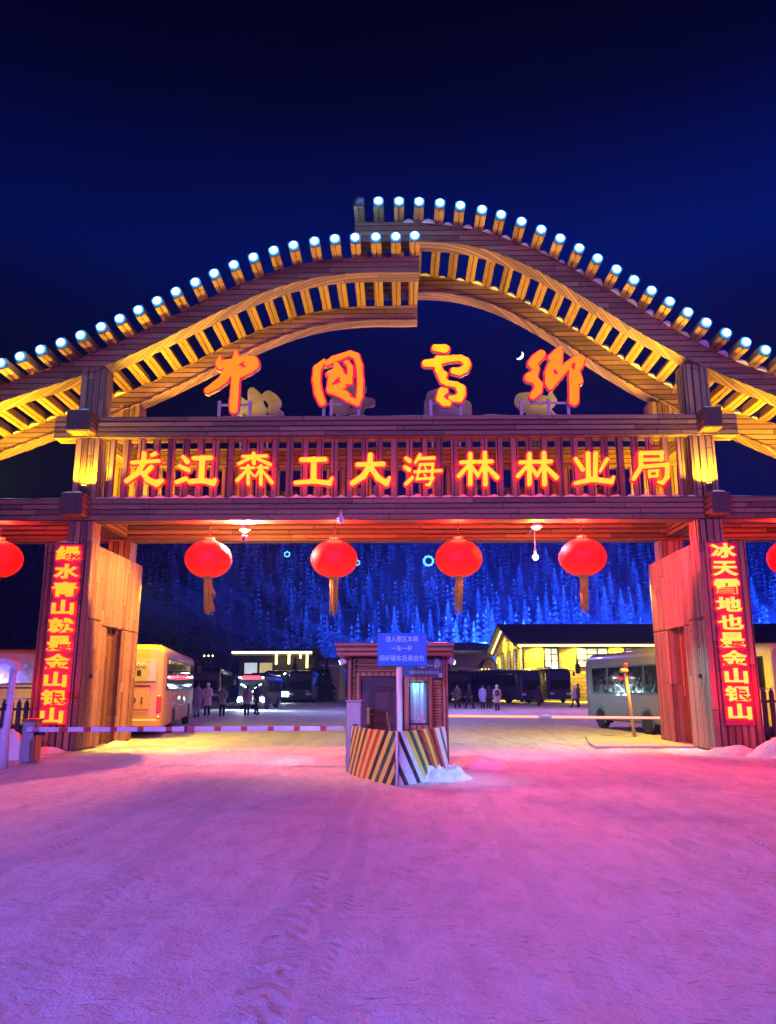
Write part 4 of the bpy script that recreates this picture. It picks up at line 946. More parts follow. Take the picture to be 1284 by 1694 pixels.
def barrier_right():
    yb = 22.6; x0, z0 = onY(742, 1184.5, yb); x1, z1 = onY(1092, 1187.5, yb)
    t = thing('boom_barrier', 'glowing red light boom closing the right lane behind the booth', 'barrier', (x0-.5, yb, 0))
    b = MB(); b.box((x0-.55, yb+.05, .5), (.36, .4, 1.0), None, 0, .03); b.build('cabinet', M['cab_grey'], t)
    for a, c in ((x0-.4, onY(890, 1186, yb)[0]), (onY(914, 1186, yb)[0], x1)):
        b = MB(); za = z0+(z1-z0)*(a-x0)/(x1-x0); zc = z0+(z1-z0)*(c-x0)/(x1-x0)
        b.tube([(a, yb, za), (c, yb, zc)], .028, 8); b.build('boom_light', M['led_red'], t)
    b = MB(); b.tube([(x0-.4, yb+.05, z0-.03), (x1, yb+.05, z1-.03)], .026, 8); b.box((onY(903, 1186, yb)[0], yb, z0-.01), (.30, .06, .09), None, 0, .015); b.build('boom', M['grey_metal'], t)
barrier_right()
a0, ay = onZ(572, 1277); a1, _ = onZ(597, 1277)
t = thing('barrier_cabinet', 'tall grey steel control cabinet beside the booth door, rust brown at its foot', 'cabinet', ((a0+a1)/2, ay, 0))
hh = onY(585, 1161, ay)[1]; b = MB(); b.box(((a0+a1)/2, ay+.2, hh/2), (a1-a0, .4, hh), None, 0, .015); b.box(((a0+a1)/2, ay+.2, hh+.012), (a1-a0+.05, .46, .03), None, 0, .01); c_ = b.build('housing', M['cab_grey'], t)
b = MB(); b.box(((a0+a1)/2+.03, ay-.006, hh*.5), (a1-a0-.1, .02, hh*.86), None, 0, .006); b.build('door_panel', M['cab_grey'], t)
b = MB(); b.box(((a0+a1)/2+.03, ay-.02, hh*.66), (.10, .015, .05)); b.build('vent', M['dark_metal'], t)
# kerb island with the yellow post behind the right pillar
M['concrete'] = pmat('concrete', (.42, .40, .37), .8, bump=.3)
k0 = onZ(985, 1238); b = MB(); b.prism([(onZ(975, 1232)[0], onZ(975, 1232)[1]), (k0[0], k0[1]), (10.2, k0[1]-.1), (10.2, 26.3), (onZ(985, 1224)[0], 26.0)], -.02, .06, 'z'); tag(b.build('kerb_island', M['concrete']), kind='structure')
M['post_yellow'] = pmat('post_yellow', (.72, .55, .10), .45)
px1, py1 = onZ(1050, 1219, .06)
t = thing('marker_post', 'yellow post with a small lamp head on the kerb island beside the right pillar', 'post', (px1, py1, .06))
zt = onY(1039, 1112, py1)[1]; xt = px1-.15
b = MB(); b.tube([(px1, py1, .04), (xt, py1, zt)], [.055, .045], 10); b.build('pole', M['post_yellow'], t)
b = MB(); b.box((xt-.05, py1-.02, zt+.05), (.24, .18, .12), None, 0, .03); b.box((xt+.02, py1, zt+.2), (.12, .12, .14), None, 1, .02); b.build('lamp_head', [M['post_yellow'], M['red_paint']], t)
# curved steel lamp arm on the far left
bx, by = onZ(4, 1272)
t = thing('curved_pole', 'pale steel pole with a curved flat arm at the far left edge', 'pole', (bx, by, 0))
p0 = (bx, by, 0); q = [onY(20, 1180, by), onY(23, 1105, by)]
b = MB(); b.tube([p0, (q[0][0]-.12, by, .75), (q[0][0]-.08, by, .8), (q[1][0], by, q[1][1])], [.10, .10, .075, .065], 12); b.build('pole', M['pale_paint'], t)
b = MB(); zz = q[1][1]; xx = q[1][0]
pts = [(xx+.10, zz-.02), (xx+.02, zz+.07), (xx-.15, zz+.13), (xx-.4, zz+.15), (xx-.9, zz+.12)]
b.prism([(p[0], p[1]+.05) for p in pts]+[(p[0], p[1]-.04) for p in pts[::-1]], by-.14, by+.14); b.build('arm', M['pale_paint'], t)
b = MB(); b.tube([(xx-.05, by-.0, 1.25), (xx-.07, by, 1.12)], .075, 12); b.build('clamp', M['dark_metal'], t)
# picket fences behind the pillars
M['fence_dark'] = pmat('fence_dark', (.09, .06, .06), .7)
def fence(label, x0, x1, y, h):
    t = thing('picket_fence', label, 'fence', ((x0+x1)/2, y, 0))
    b = MB(); x = x0
    while x < x1: b.prism([(x, .05), (x+.12, .05), (x+.12, h-.12), (x+.06, h), (x, h-.12)], y-.02, y+.02); x += .21
    b.build('pickets', M['fence_dark'], t)
    b = MB(); b.bar(x0, x1, y+.022, y+.06, h*.3, h*.3+.07); b.bar(x0, x1, y+.022, y+.06, h*.75, h*.75+.07); b.build('rails', M['fence_dark'], t)
    b = MB(); snow_strip(b, x0, x1, y-.03, y+.07, h*.99, .05, seed=x0); b.build('snow_cap', M['snow'], t)
fence('dark picket fence with snow on top left of the left pillar', -14.0, -9.5, 22.0, 1.25)
fence('dark picket fence behind the red snow mound at the right edge', 9.5, 14.0, 21.6, 1.55)
# ================================================================== BUSES
M['glass_dark'] = pmat('bus_glass', (.012, .015, .02), .06, var=.1, coat=.2)
M['tyre'] = pmat('tyre_rubber', (.015, .015, .017), .8); M['rim'] = pmat('wheel_rim', (.35, .35, .37), .35, .8)
M['tail_red'] = pmat('tail_lamp_red', (.55, .03, .03), .2, coat=1); M['head_off'] = pmat('headlamp_glass', (.55, .6, .65), .1, coat=1)
M['plate'] = pmat('plate_pale', (.55, .55, .5), .4)
def rrect(w, z0, z1, r, n=5, rt=None):
    rt = rt or r; pts = []
    for (cx_, cz_, a0_, rr) in ((w/2-r, z0+r, -pi/2, r), (w/2-rt, z1-rt, 0, rt), (-w/2+rt, z1-rt, pi/2, rt), (-w/2+r, z0+r, pi, r)):
        for i in range(n+1): a = a0_+pi/2*i/n; pts.append((cx_+rr*cos(a), cz_+rr*sin(a)))
    return pts
def bus(name, label, loc, rz, L, Wd, H, paint, lights=0, rear='window', style='coach', group=None, detail=True, stripe=None):
    t = thing(name, label, 'bus', loc, rz, group); zb = .32
    b = MB(); secs = []
    for (y, dw, z0, z1, rt) in ((-L/2, -.16, zb+.08, H-.14, .30), (-L/2+.05, -.05, zb+.02, H-.06, .30), (-L/2+.25, 0, zb, H, .32), (L/2-.55, 0, zb, H, .32), (L/2-.22, -.06, zb, H-.05, .34), (L/2-.06, -.16, zb+.03, H-.16, .36), (L/2, -.34, zb+.10, H-.34, .36)):
        secs.append([(p[0], y, p[1]) for p in rrect(Wd+dw, z0, z1, .10, 5, rt)])
    n = len(secs[0]); vs = [p for s_ in secs for p in s_]
    fs = [(i*n+j, i*n+(j+1) % n, (i+1)*n+(j+1) % n, (i+1)*n+j) for i in range(len(secs)-1) for j in range(n)]
    b.add(vs, fs, 0, True).add(secs[0], [list(range(n))]).add(secs[-1], [list(range(n))[::-1]])
    body = b.build('body', paint, t, world=False)
    z0, z1 = H*.50, H*.86
    if style == 'mini': z0, z1 = H*.46, H*.82
    b = MB()
    for sd in (-1, 1): b.box((sd*(Wd/2+.002), -.15, (z0+z1)/2), (.02, L-1.1, z1-z0), None, 0, .009)
    b.build('window_band', M['black'], t, world=False)
    k = 5 if style == 'coach' else 4
    ys = np.linspace(-L/2+.5, L/2-.85, k+1)
    for sd in (-1, 1):
        if not detail and sd < 0 and lights: pass
        for a, c in zip(ys[:-1], ys[1:]):
            b = MB(); b.box((sd*(Wd/2+.010), (a+c)/2, (z0+z1)/2), (.022, c-a-.09, z1-z0-.10), None, 0, .01); b.build('side_window', M['glass_dark'], t, world=False)
    # front
    b = MB(); b.box((0, L/2-.02, H*.60), (Wd*.80, .08, H*.42), Matrix.Rotation(radians(5), 3, 'X'), 0, .03); b.build('windscreen', M['glass_dark'], t, world=False)
    b = MB(); b.box((0, L/2+.0, zb+.16), (Wd-.3, .16, .26), None, 0, .05); b.build('bumper', paint if lights == 0 else M['dark_metal'], t, world=False)
    for sd in (-1, 1):
        b = MB(); b.box((sd*(Wd*.34), L/2+.015, H*.27), (Wd*(.26 if lights else .19), .09, H*(.13 if lights else .07)), None, 0, .03); b.build('headlight', LIT if lights else M['head_off'], t, world=False)  # lit lenses made larger to stand in for headlight glare
        b = MB(); x = sd*(Wd/2+.14); b.tube([(sd*(Wd/2-.1), L/2-.12, H-.2), (x, L/2+.12, H-.16), (x+sd*.02, L/2+.2, H-.36)], .028, 6); b.box((x+sd*.02, L/2+.2, H-.55), (.2, .12, .40), None, 0, .04); b.build('mirror', M['black'], t, world=False)
    # rear
    b = MB(); b.box((0, -L/2+.0, H*.72), (Wd*.80, .06, H*.25), Matrix.Rotation(radians(-4), 3, 'X'), 0, .025); rw = b.build('rear_window', M['glass_amber'] if rear == 'window' else M['glass_dark'], t, world=False)
    b = MB(); b.box((0, -L/2-.005, H*.42), (Wd*.66, .05, H*.24), None, 0, .03); hatch = b.build('engine_hatch', paint, t, world=False)
    b = MB(); b.box((0, -L/2-.03, H*.555), (Wd*.66, .03, .025), None, 0); b.build('grille_line', M['black'], t, world=False)
    b = MB(); b.box((0, -L/2+.01, zb+.15), (Wd-.14, .12, .24), None, 0, .04); b.build('rear_bumper', paint, t, world=False)
    for sd in (-1, 1):
        b = MB(); b.box((sd*(Wd/2-.15), -L/2+.0, H*.36), (.15, .07, H*.19), None, 0, .03); b.box((sd*(Wd/2-.15), -L/2-.005, H*.22), (.10, .07, .08), None, 0, .02); b.build('tail_light', M['tail_red'], t, world=False)
    R = .40 if style == 'mini' else .46
    for sd in (-1, 1):
        for yy in (L/2-L*.2, -L/2+L*.27):
            b = MB(); Q = Matrix.Rotation(pi/2, 3, 'Y'); c = (sd*(Wd/2-.11), yy, R)
            b.lathe([(R*.62, -.13), (R*.94, -.13), (R, -.09), (R, .09), (R*.94, .13), (R*.62, .13)], c, 22, 0, True, R=Q); w = b.build('wheel', M['tyre'], t, world=False)
            b = MB(); b.lathe([(R*.62, -.02), (R*.60, .06), (R*.34, .02), (R*.26, .10), (.02, .11)] if sd > 0 else [(R*.62, .02), (R*.60, -.06), (R*.34, -.02), (R*.26, -.10), (.02, -.11)], c, 18, 0, True, R=Q); b.build('rim', M['rim'], w, world=False)
            b = MB(); pr = [(yy+(R+.10)*cos(a), R+(R+.10)*sin(a)) for a in np.linspace(-.35, pi+.35, 16)]; b.prism(pr, sd*(Wd/2-.30), sd*(Wd/2+.005), 'x'); b.build('wheel_arch', M['black'], t, world=False)
    b = MB(); b.box((0, -.5, H+.03), (Wd*.62, L*.34, .14), None, 0, .05); b.build('roof_unit', paint, t, world=False)
    if stripe:
        b = MB()
        for pts in stripe:
            pp = [(Wd/2+.004, p[0]*L/2, p[1]*H) for p in pts]
            for a, c in zip(pp[:-1], pp[1:]):
                d = Vector(c)-Vector(a); b.box((Vector(a)+Vector(c))/2, (.008, d.length+.01, .05), Matrix.Rotation(atan2(d.z, d.y), 3, 'X'))
        b.build('livery_stripe', M['stripe_pale'], t, world=False)
    return t, hatch, rw
LIT = emat('headlight_lit', (.72, .95, 1.0), 60)
M['glass_amber'] = pmat('rear_glass', (.30, .24, .16), .12, coat=.6)
M['stripe_pale'] = pmat('livery_pale', (.62, .55, .55), .4)
M['paint_cream'] = pmat('paint_cream', (.66, .58, .47), .35, var=.06, coat=.5); M['paint_wine'] = pmat('paint_silver_rose', (.42, .22, .09), .55, var=.06, coat=.08)
M['paint_silver'] = pmat('paint_silver', (.13, .11, .11), .45, .1, var=.06, coat=.2); M['paint_navy'] = pmat('paint_navy', (.02, .035, .11), .3, var=.06, coat=.7); M['paint_black'] = pmat('paint_black', (.02, .022, .026), .3, var=.06, coat=.7); M['paint_yellow'] = pmat('paint_yellow', (.6, .40, .08), .35, var=.06, coat=.5)
M['ink_dark'] = pmat('lettering_dark', (.08, .05, .03), .5)
def place(corner, ang, L, Wd, sx_, sy_):
    """location of a bus whose corner (sx*W/2, sy*L/2) stands at 'corner'"""
    v = Matrix.Rotation(ang, 2) @ Vector((sx_*Wd/2, sy_*L/2)); return (corner[0]-v.x, corner[1]-v.y, 0)
t, hatch, rw = bus('coach', 'tour coach seen from behind with amber lit tail, just inside the left pillar', place((-7.45, 25.0), .18, 12, 2.5, 1, -1), .18, 12, 2.5, 2.9, M['paint_wine'], stripe=[[(-.72, .50), (-.62, .36), (-.45, .28), (-.25, .27)], [(-.55, .44), (-.45, .47), (-.38, .40), (-.44, .33), (-.54, .36)], [(-.3, .34), (0, .30), (.3, .33)]])
b = MB(); put_text(b, '01', .38, -6.045, 1.16, .46, .22, .02, .0); b.build('fleet_number', M['ink_dark'], hatch, world=False)
b = MB(); put_text(b, '66', .50, -6.05, 2.30, .30, .17, .02, .0); b.build('fleet_number', M['stripe_pale'], rw, world=False)
b = MB(); b.box((.45, -6.04, 2.0), (.13, .02, .17)); b.build('notice_square', M['black'], rw, world=False)
bus('minibus', 'silver minibus parked beside the yellow post, half hidden by the right pillar', place((8.75, 25.6), .17, 7.2, 2.15, -1, -1), .17, 7.2, 2.15, 2.85, M['paint_silver'], style='mini', rear='dark')
bus('coach', 'pale coach at the right edge, seen past the outer side of the right pillar', place((11.55, 24.9), .03, 9, 2.5, -1, -1), .03, 9, 2.5, 2.95, M['paint_cream'])
bus('coach', 'amber lit bus behind the picket fence at the left edge', place((-11.4, 26.5), .3, 9, 2.5, 1, -1), .3, 9, 2.5, 2.8, M['paint_yellow'])
FB = 'buses parked far back in the yard'
fx, fy = onZ(417, 1174)
t, h_, r_ = bus('minibus', 'oncoming minibus with blazing headlights and red display board', (fx, fy+3.2, 0), pi-.05, 6, 2.0, 2.45, M['paint_black'], lights=1, style='mini')
M['disp_red'] = emat('display_red', (1, .03, .06), 6)
b = MB(); b.box((0, 3.03, 2.18), (1.25, .1, .26), None, 0, .03); b.build('display_board', M['disp_red'], t, world=False)
b = MB()
for sd in (-1, 1):
    b.lathe([(.005, -.06), (.07, 0), (.005, .06)], (sd*.82, 3.06, 2.2), 10)
    b.tube([(sd*.72, 3.09, 1.72), (sd*.45, 3.10, 1.6), (sd*.22, 3.10, 1.38), (sd*.12, 3.10, 1.2)], .016, 6)
b.build('marker_light', LIT, t, world=False)
def far_bus(label, px, py, rz, paint, lights, L=10, Wd=2.5, H=3.1):
    x, y = onZ(px, py); d = Vector((-sin(rz), cos(rz)))
    return bus('coach', label, (x-d.x*L/2, y-d.y*L/2, 0), rz, L, Wd, H, paint, lights=lights, group=FB, detail=False)[0]
t = far_bus('dark coach with greenish white headlights and two white roof lamps, right of the headlight minibus', 456, 1163, pi+.0, M['paint_black'], 1)
b = MB()
for sd in (-1, 1): b.lathe([(.005, -.10), (.12, 0), (.005, .10)], (sd*.85, 5.05, 2.75), 10)
b.build('roof_lamp', LIT, t, world=False)
far_bus('unlit black coach between the lit coach and the booth', 496, 1163, pi+.0, M['paint_black'], 0)
far_bus('black coach just right of the booth, behind the walking people', 763, 1162, pi+.25, M['paint_black'], 0)
far_bus('navy coach turned to show its long side, in front of the yellow hall', 880, 1164, pi+.5, M['paint_navy'], 0)
far_bus('navy coach with a big wing mirror, behind the silver minibus\'s nose', 928, 1163, pi+.22, M['paint_navy'], 0, H=3.3)
far_bus('dark coach far left, just showing beyond the amber tailed coach', 338, 1166, pi+.1, M['paint_black'], 0)

# ================================================================== PEOPLE
M['skin'] = pmat('skin', (.55, .36, .28), .5)
def skin_mesh(vs, es, rs):
    me = bpy.data.meshes.new('tmp'); me.from_pydata(vs, es, []); o = bpy.data.objects.new('tmp', me); COL.objects.link(o)
    md = o.modifiers.new('s', 'SKIN'); md.use_smooth_shade = True
    sv = me.skin_vertices[0].data
    for i, r in enumerate(rs):
        r = r if isinstance(r, tuple) else (r, r)
        sv[i].radius = r
    sv[0].use_root = True
    o.modifiers.new('d', 'SUBSURF').levels = 1
    dg = bpy.context.evaluated_depsgraph_get(); dg.update(); m2 = bpy.data.meshes.new_from_object(o.evaluated_get(dg))
    out = ([tuple(v.co) for v in m2.vertices], [list(p.vertices) for p in m2.polygons])
    bpy.data.objects.remove(o); bpy.data.meshes.remove(me); bpy.data.meshes.remove(m2); return out
def person(label, loc, rz, coat, trousers, hair, pose='stand', h=1.68, coat_len=.62, hat=None, bag=None):
    k = h/1.7; t = thing('person', label, 'person', (loc[0], loc[1], 0), rz, None)
    st = .26 if pose == 'walk' else .03
    hip = .09; A = {'stand': (.03, .05), 'walk': (.20, -.16), 'front': (.20, .20)}[pose]
    P = lambda x, y, z: (x*k, y*k, z*k)
    V = [P(0, 0, .95), P(0, .0, 1.18), P(0, .0, 1.40), P(0, .01, 1.49), P(0, .02, 1.57), P(0, .02, 1.68)]
    E_ = [(0, 1), (1, 2), (2, 3), (3, 4), (4, 5)]; Rr = [(.14*k, .10*k), (.13*k, .10*k), (.15*k, .10*k), .055*k, (.075*k, .09*k), (.06*k, .07*k)]
    L_, Ar = {}, {}
    for sd in (-1, 1):
        y = st*sd
        n0 = len(V); V += [P(sd*hip, 0, .86), P(sd*hip, y*.6+.03, .50), P(sd*hip, y-(.05 if pose == 'walk' and sd < 0 else 0), .09), P(sd*(hip+.01), y+.13, .035)]
        E_ += [(0, n0), (n0, n0+1), (n0+1, n0+2), (n0+2, n0+3)]; Rr += [.085*k, .058*k, .042*k, .036*k]; L_[sd] = V[n0:n0+4]
        a = A[0] if sd > 0 else A[1]
        n1 = len(V); V += [P(sd*.18, 0, 1.38), P(sd*.235, a*.3-.03, 1.12), P(sd*(.24 if pose != 'front' else .12), a+.02, .88 if pose != 'front' else 1.02)]
        E_ += [(2, n1), (n1, n1+1), (n1+1, n1+2)]; Rr += [.055*k, .045*k, .032*k]; Ar[sd] = V[n1:n1+3]
    b = MB(); vs, fs = skin_mesh(V, E_, Rr); b.add(vs, fs, 0, True)
    for sd in (-1, 1):                                    # hands: palm and five fingers
        w = Vector(Ar[sd][2]); d = (w-Vector(Ar[sd][1])).normalized(); sdv = Vector((0, 1, 0)); nrm = d.cross(sdv).normalized(); sdv = nrm.cross(d).normalized()
        b.tube([w-d*.02, w+d*.03*k, w+d*.09*k], [.028*k, .036*k, .032*k], 8)
        for f, ln in enumerate((.062, .075, .080, .068)):
            o = w+d*.085*k+sdv*((f-1.5)*-.017*k); c = -nrm*sd
            b.tube([o, o+d*ln*.5*k+c*.006, o+d*ln*.85*k+c*.026], [.0095*k, .0085*k, .007*k], 6)
        o = w+d*.03*k+sdv*.03*k; b.tube([o, o+sdv*.03*k+d*.03*k, o+sdv*.035*k+d*.062*k], [.012*k, .011*k, .008*k], 6)
    # nose, so that the face has a front
    b.tube([P(0, .10, 1.625), P(0, .125, 1.585)], [.010*k, .016*k], 6)
    b.build('body', M['skin'], t, world=False)
    cz = .95-coat_len*.55
    b = MB(); prof = [(.205, cz), (.21, cz+.04), (.19, .92), (.175, 1.08), (.19, 1.25), (.195, 1.38), (.15, 1.46), (.085, 1.52), (.08, 1.53)]
    b.lathe([(r*k, z*k) for r, z in prof], (0, 0, 0), 18, 0, True, 1.08, .76)
    for sd in (-1, 1):
        a = [Vector(q) for q in Ar[sd]]; b.tube([a[0]+Vector((-sd*.03, 0, .02)), a[0], a[1], a[2]], [.085*k, .082*k, .07*k, .055*k], 10)
    b.build('coat', coat, t, world=False)
    b = MB()
    for sd in (-1, 1): l_ = [Vector(q) for q in L_[sd]]; b.tube([l_[0]+Vector((0, 0, .05)), l_[1], l_[2]], [.105*k, .08*k, .062*k], 10)
    b.build('trousers', trousers, t, world=False)
    b = MB()
    for sd in (-1, 1): l_ = [Vector(q) for q in L_[sd]]; b.tube([l_[2]+Vector((0, -.04, .04)), l_[2]+Vector((0, -.03, -.03)), l_[3]+Vector((0, .03, 0))], [.06*k, .062*k, .045*k], 8)
    b.build('boots', M['black'], t, world=False)
    b = MB(); b.lathe([(.10*k, -.05*k), (.118*k, .0), (.115*k, .06*k), (.08*k, .115*k), (.01, .135*k)], P(0, .0, 1.63), 14, 0, True, .9, 1.0); b.build('hat' if hat else 'hair', hat or hair, t, world=False)
    if bag:
        b = MB(); b.box(P(0, -.22, 1.22), (.30*k, .16*k, .42*k), None, 0, .05); b.box(P(0, -.31, 1.14), (.22*k, .06*k, .2*k), None, 0, .02); b.build('backpack', bag, t, world=False)
    return t
cl = {n_: pmat('cloth_'+n_, c, .85) for n_, c in dict(black=(.02, .02, .025), navy=(.03, .04, .08), brown=(.10, .06, .05), lightblue=(.28, .36, .62), beige=(.55, .45, .40), white=(.68, .68, .66), teal=(.25, .42, .45), grey=(.32, .34, .40), greyblue=(.25, .3, .38)).items()}
HAIR = pmat('hair_black', (.012, .01, .01), .5)
PE = [((757, 1172), pi*.9, 'brown', 'black', 'walk', None, None, 'person in a dark brown coat nearest the booth on its right, walking'), ((777, 1172), pi*.5, 'black', 'black', 'walk', None, None, 'person in black striding between the brown coat and the light blue coat'),
 ((799, 1173), pi, 'lightblue', 'black', 'stand', None, None, 'person in a long light blue coat standing with back to the gate'), ((809, 1172), -.4, 'black', 'black', 'stand', None, None, 'person in black close beside the light blue coat'),
 ((823, 1176), 0, 'beige', 'brown', 'stand', 'white', 'brown', 'person in a beige coat with white hat and dark backpack, seen from behind'), ((892, 1168), .5, 'black', 'black', 'stand', None, None, 'person in black standing alone in front of the navy coaches'),
 ((952, 1170), 1.2, 'grey', 'black', 'walk', 'white', None, 'person in grey with a white hat walking at the minibus\'s nose'), ((958, 1169), 1.2, 'brown', 'black', 'stand', None, None, 'person in brown half hidden behind the grey walker by the minibus'),
 ((325, 1187), .4, 'greyblue', 'greyblue', 'stand', None, None, 'person in grey blue standing against the amber tailed coach'), ((342, 1184), pi, 'white', 'black', 'front', 'white', None, 'person in a white coat and hat, second from the left coach'),
 ((367, 1185), pi, 'teal', 'black', 'front', 'brown', None, 'person in a pale teal coat standing left of the headlights'), ((408, 1184), .3, 'grey', 'black', 'stand', None, None, 'person in grey silhouetted against the bright headlight'), ((424, 1182), .8, 'black', 'black', 'walk', None, None, 'person in black walking in front of the oncoming minibus')]
for (px, py), rz, c, tr, pose, hat, bag, lab in PE:
    x, y = onZ(px, py); person(lab, (x, y), rz, cl[c], cl[tr], HAIR, pose, random.uniform(1.58, 1.74), .75 if c in ('lightblue', 'beige', 'white') else .5, cl[hat] if hat else None, cl[bag] if bag else None)

# ================================================================== BUILDINGS BEHIND
def brick(name, c1, c2, mortar, sc=1.0):
    m, n, l, p = newmat(name); g = n.new('ShaderNodeNewGeometry')
    sp = n.new('ShaderNodeSeparateXYZ'); l.new(g.outputs['Position'], sp.inputs[0]); cb = n.new('ShaderNodeCombineXYZ')
    l.new(math_(n, l, 'ADD', sp.outputs[0], sp.outputs[1]), cb.inputs[0]); l.new(sp.outputs[2], cb.inputs[1])
    t = n.new('ShaderNodeTexBrick'); l.new(cb.outputs[0], t.inputs['Vector']); t.inputs['Scale'].default_value = 1.0/sc
    t.inputs['Color1'].default_value = (*c1, 1); t.inputs['Color2'].default_value = (*c2, 1); t.inputs['Mortar'].default_value = (*mortar, 1); t.inputs['Mortar Size'].default_value = .03
    l.new(t.outputs['Color'], p.inputs['Base Color']); p.inputs['Roughness'].default_value = .8
    return m
M['brick'] = brick('hall_brick', (.50, .36, .17), (.38, .25, .12), (.22, .17, .10), 1.6)
M['roof_dark'] = pmat('roof_sheet', (.11, .085, .085), .6, bump=.3, bscale=3)
M['eave_led'] = emat('eave_light', (1.0, .78, .16), 7); M['eave_white'] = emat('eave_light_pale', (1.0, .85, .45), 6)
M['win_lit'] = emat('window_lit', (.80, .92, 1.0), .85, base=(.4, .4, .4), var=.5, scale=1.5)
M['win_warm'] = emat('window_warm', (1.0, .75, .35), .8, var=.5, scale=1.5)
HYB = 86.0
hx, ez_ = onY(868, 1067, HYB); _, rz_ = onY(838, 1037, 100); DH = 27.0; xe = hx+52
hall = thing('brick_hall', 'long yellow lit brick hall with dark pitched roof and glowing eaves behind the buses', 'building', (hx+20, HYB+DH/2, 0))
def hall_parts():
    b = MB(); b.bar(hx, xe, HYB, HYB+.4, 0, ez_); b.bar(hx, xe, HYB+DH-.4, HYB+DH, 0, ez_); b.prism([(HYB+.41, 0), (HYB+DH-.41, 0), (HYB+DH-.41, ez_), (HYB+DH/2, rz_-.25), (HYB+.41, ez_)], hx+.02, hx+.4, 'x'); b.prism([(HYB+.41, 0), (HYB+DH-.41, 0), (HYB+DH-.41, ez_), (HYB+DH/2, rz_-.25), (HYB+.41, ez_)], xe-.4, xe-.02, 'x')
    b.build('wall', M['brick'], hall)
    b = MB(); o = 1.1; sl = (rz_-ez_)/(DH/2); e0 = HYB-o; e1 = HYB+DH+o; zl = ez_-o*sl+.1
    b.prism([(e0, zl), (HYB+DH/2, rz_), (e1, zl), (e1, zl+.3), (HYB+DH/2, rz_+.32), (e0, zl+.3)], hx-1.3, xe+1.3, 'x'); r = b.build('roof', M['roof_dark'], hall)
    b = MB(); b.bar(hx-.9, xe+1.2, e0-.08, e0-.01, zl-.05, zl+.13); 
    for a, c, za, zc in ((e0, HYB+DH/2, zl, rz_), (HYB+DH/2, e1, rz_, zl)):
        b.prism([(a, za-.24), (c, zc-.24), (c, zc-.06), (a, za-.06)], hx-.62, hx-.54, 'x')
    b.build('eave_light', M['eave_led'], hall)
    def win(pos, w, z0, z1, face):
        u = pos
        f = MB(); g_ = MB()
        def put(mb, ua, ub, za, zb, d0, d1):
            if face == 'y': mb.bar(ua, ub, HYB-d1, HYB-d0, za, zb)
            else: mb.bar(hx-d1, hx-d0, ua, ub, za, zb)
        for q in (u-w/2, u+w/2): put(f, q-.09, q+.09, z0-.08, z1+.08, .005, .12)
        for q in (z0, z1): put(f, u-w/2+.09, u+w/2-.09, q-.08, q+.08, .006, .118)
        for i in range(1, 3 if w > 1.9 else 2): put(f, u-w/2+w*i/(3 if w > 1.9 else 2)-.05, u-w/2+w*i/(3 if w > 1.9 else 2)+.05, z0+.08, z1-.08, .05, .11)
        for i in range(1, 3): put(f, u-w/2+.09, u+w/2-.09, z0+(z1-z0)*i/3-.045, z0+(z1-z0)*i/3+.045, .051, .108)
        o_ = f.build('window', M['black'], hall)
        put(g_, u-w/2+.05, u+w/2-.05, z0+.04, z1-.04, .02, .05); g_.build('pane', M['win_lit'], o_)
    wz0, wz1 = onY(912, 1104, HYB)[1], onY(912, 1072, HYB)[1]
    for px, w in ((912, 1.5), (980, 3.4), (1060, 3.2)): win(onY(px, 1090, HYB)[0], w, wz0, wz1, 'y')
    q = xe-5
    for xx in (onY(1090, 1090, HYB)[0]+4, onY(1090, 1090, HYB)[0]+10, onY(1090, 1090, HYB)[0]+16): win(xx, 3.2, wz0, wz1, 'y')
    for px in (862, 851, 841.5, 831, 822): 
        yy = onX(px, 1085, hx-.1)[0]; win(yy, 1.9, 1.9, wz1+.1, 'x')
hall_parts()
for q in range(7): lamp('SPOT', 'hall_eave_wash', (hx+1.5+q*4.2, HYB-.95, ez_-.35), 2500, (1, .72, .03), .3, (hx+1.5+q*4.2, HYB-.3, 0), 165, .4)
for q in range(4): lamp('SPOT', 'hall_gable_wash', (hx-1.05, HYB+3+q*6.8, ez_-.3+2.0*(q in (1, 2))), 2500, (1, .72, .03), .3, (hx-.4, HYB+3+q*6.8, 0), 165, .4)
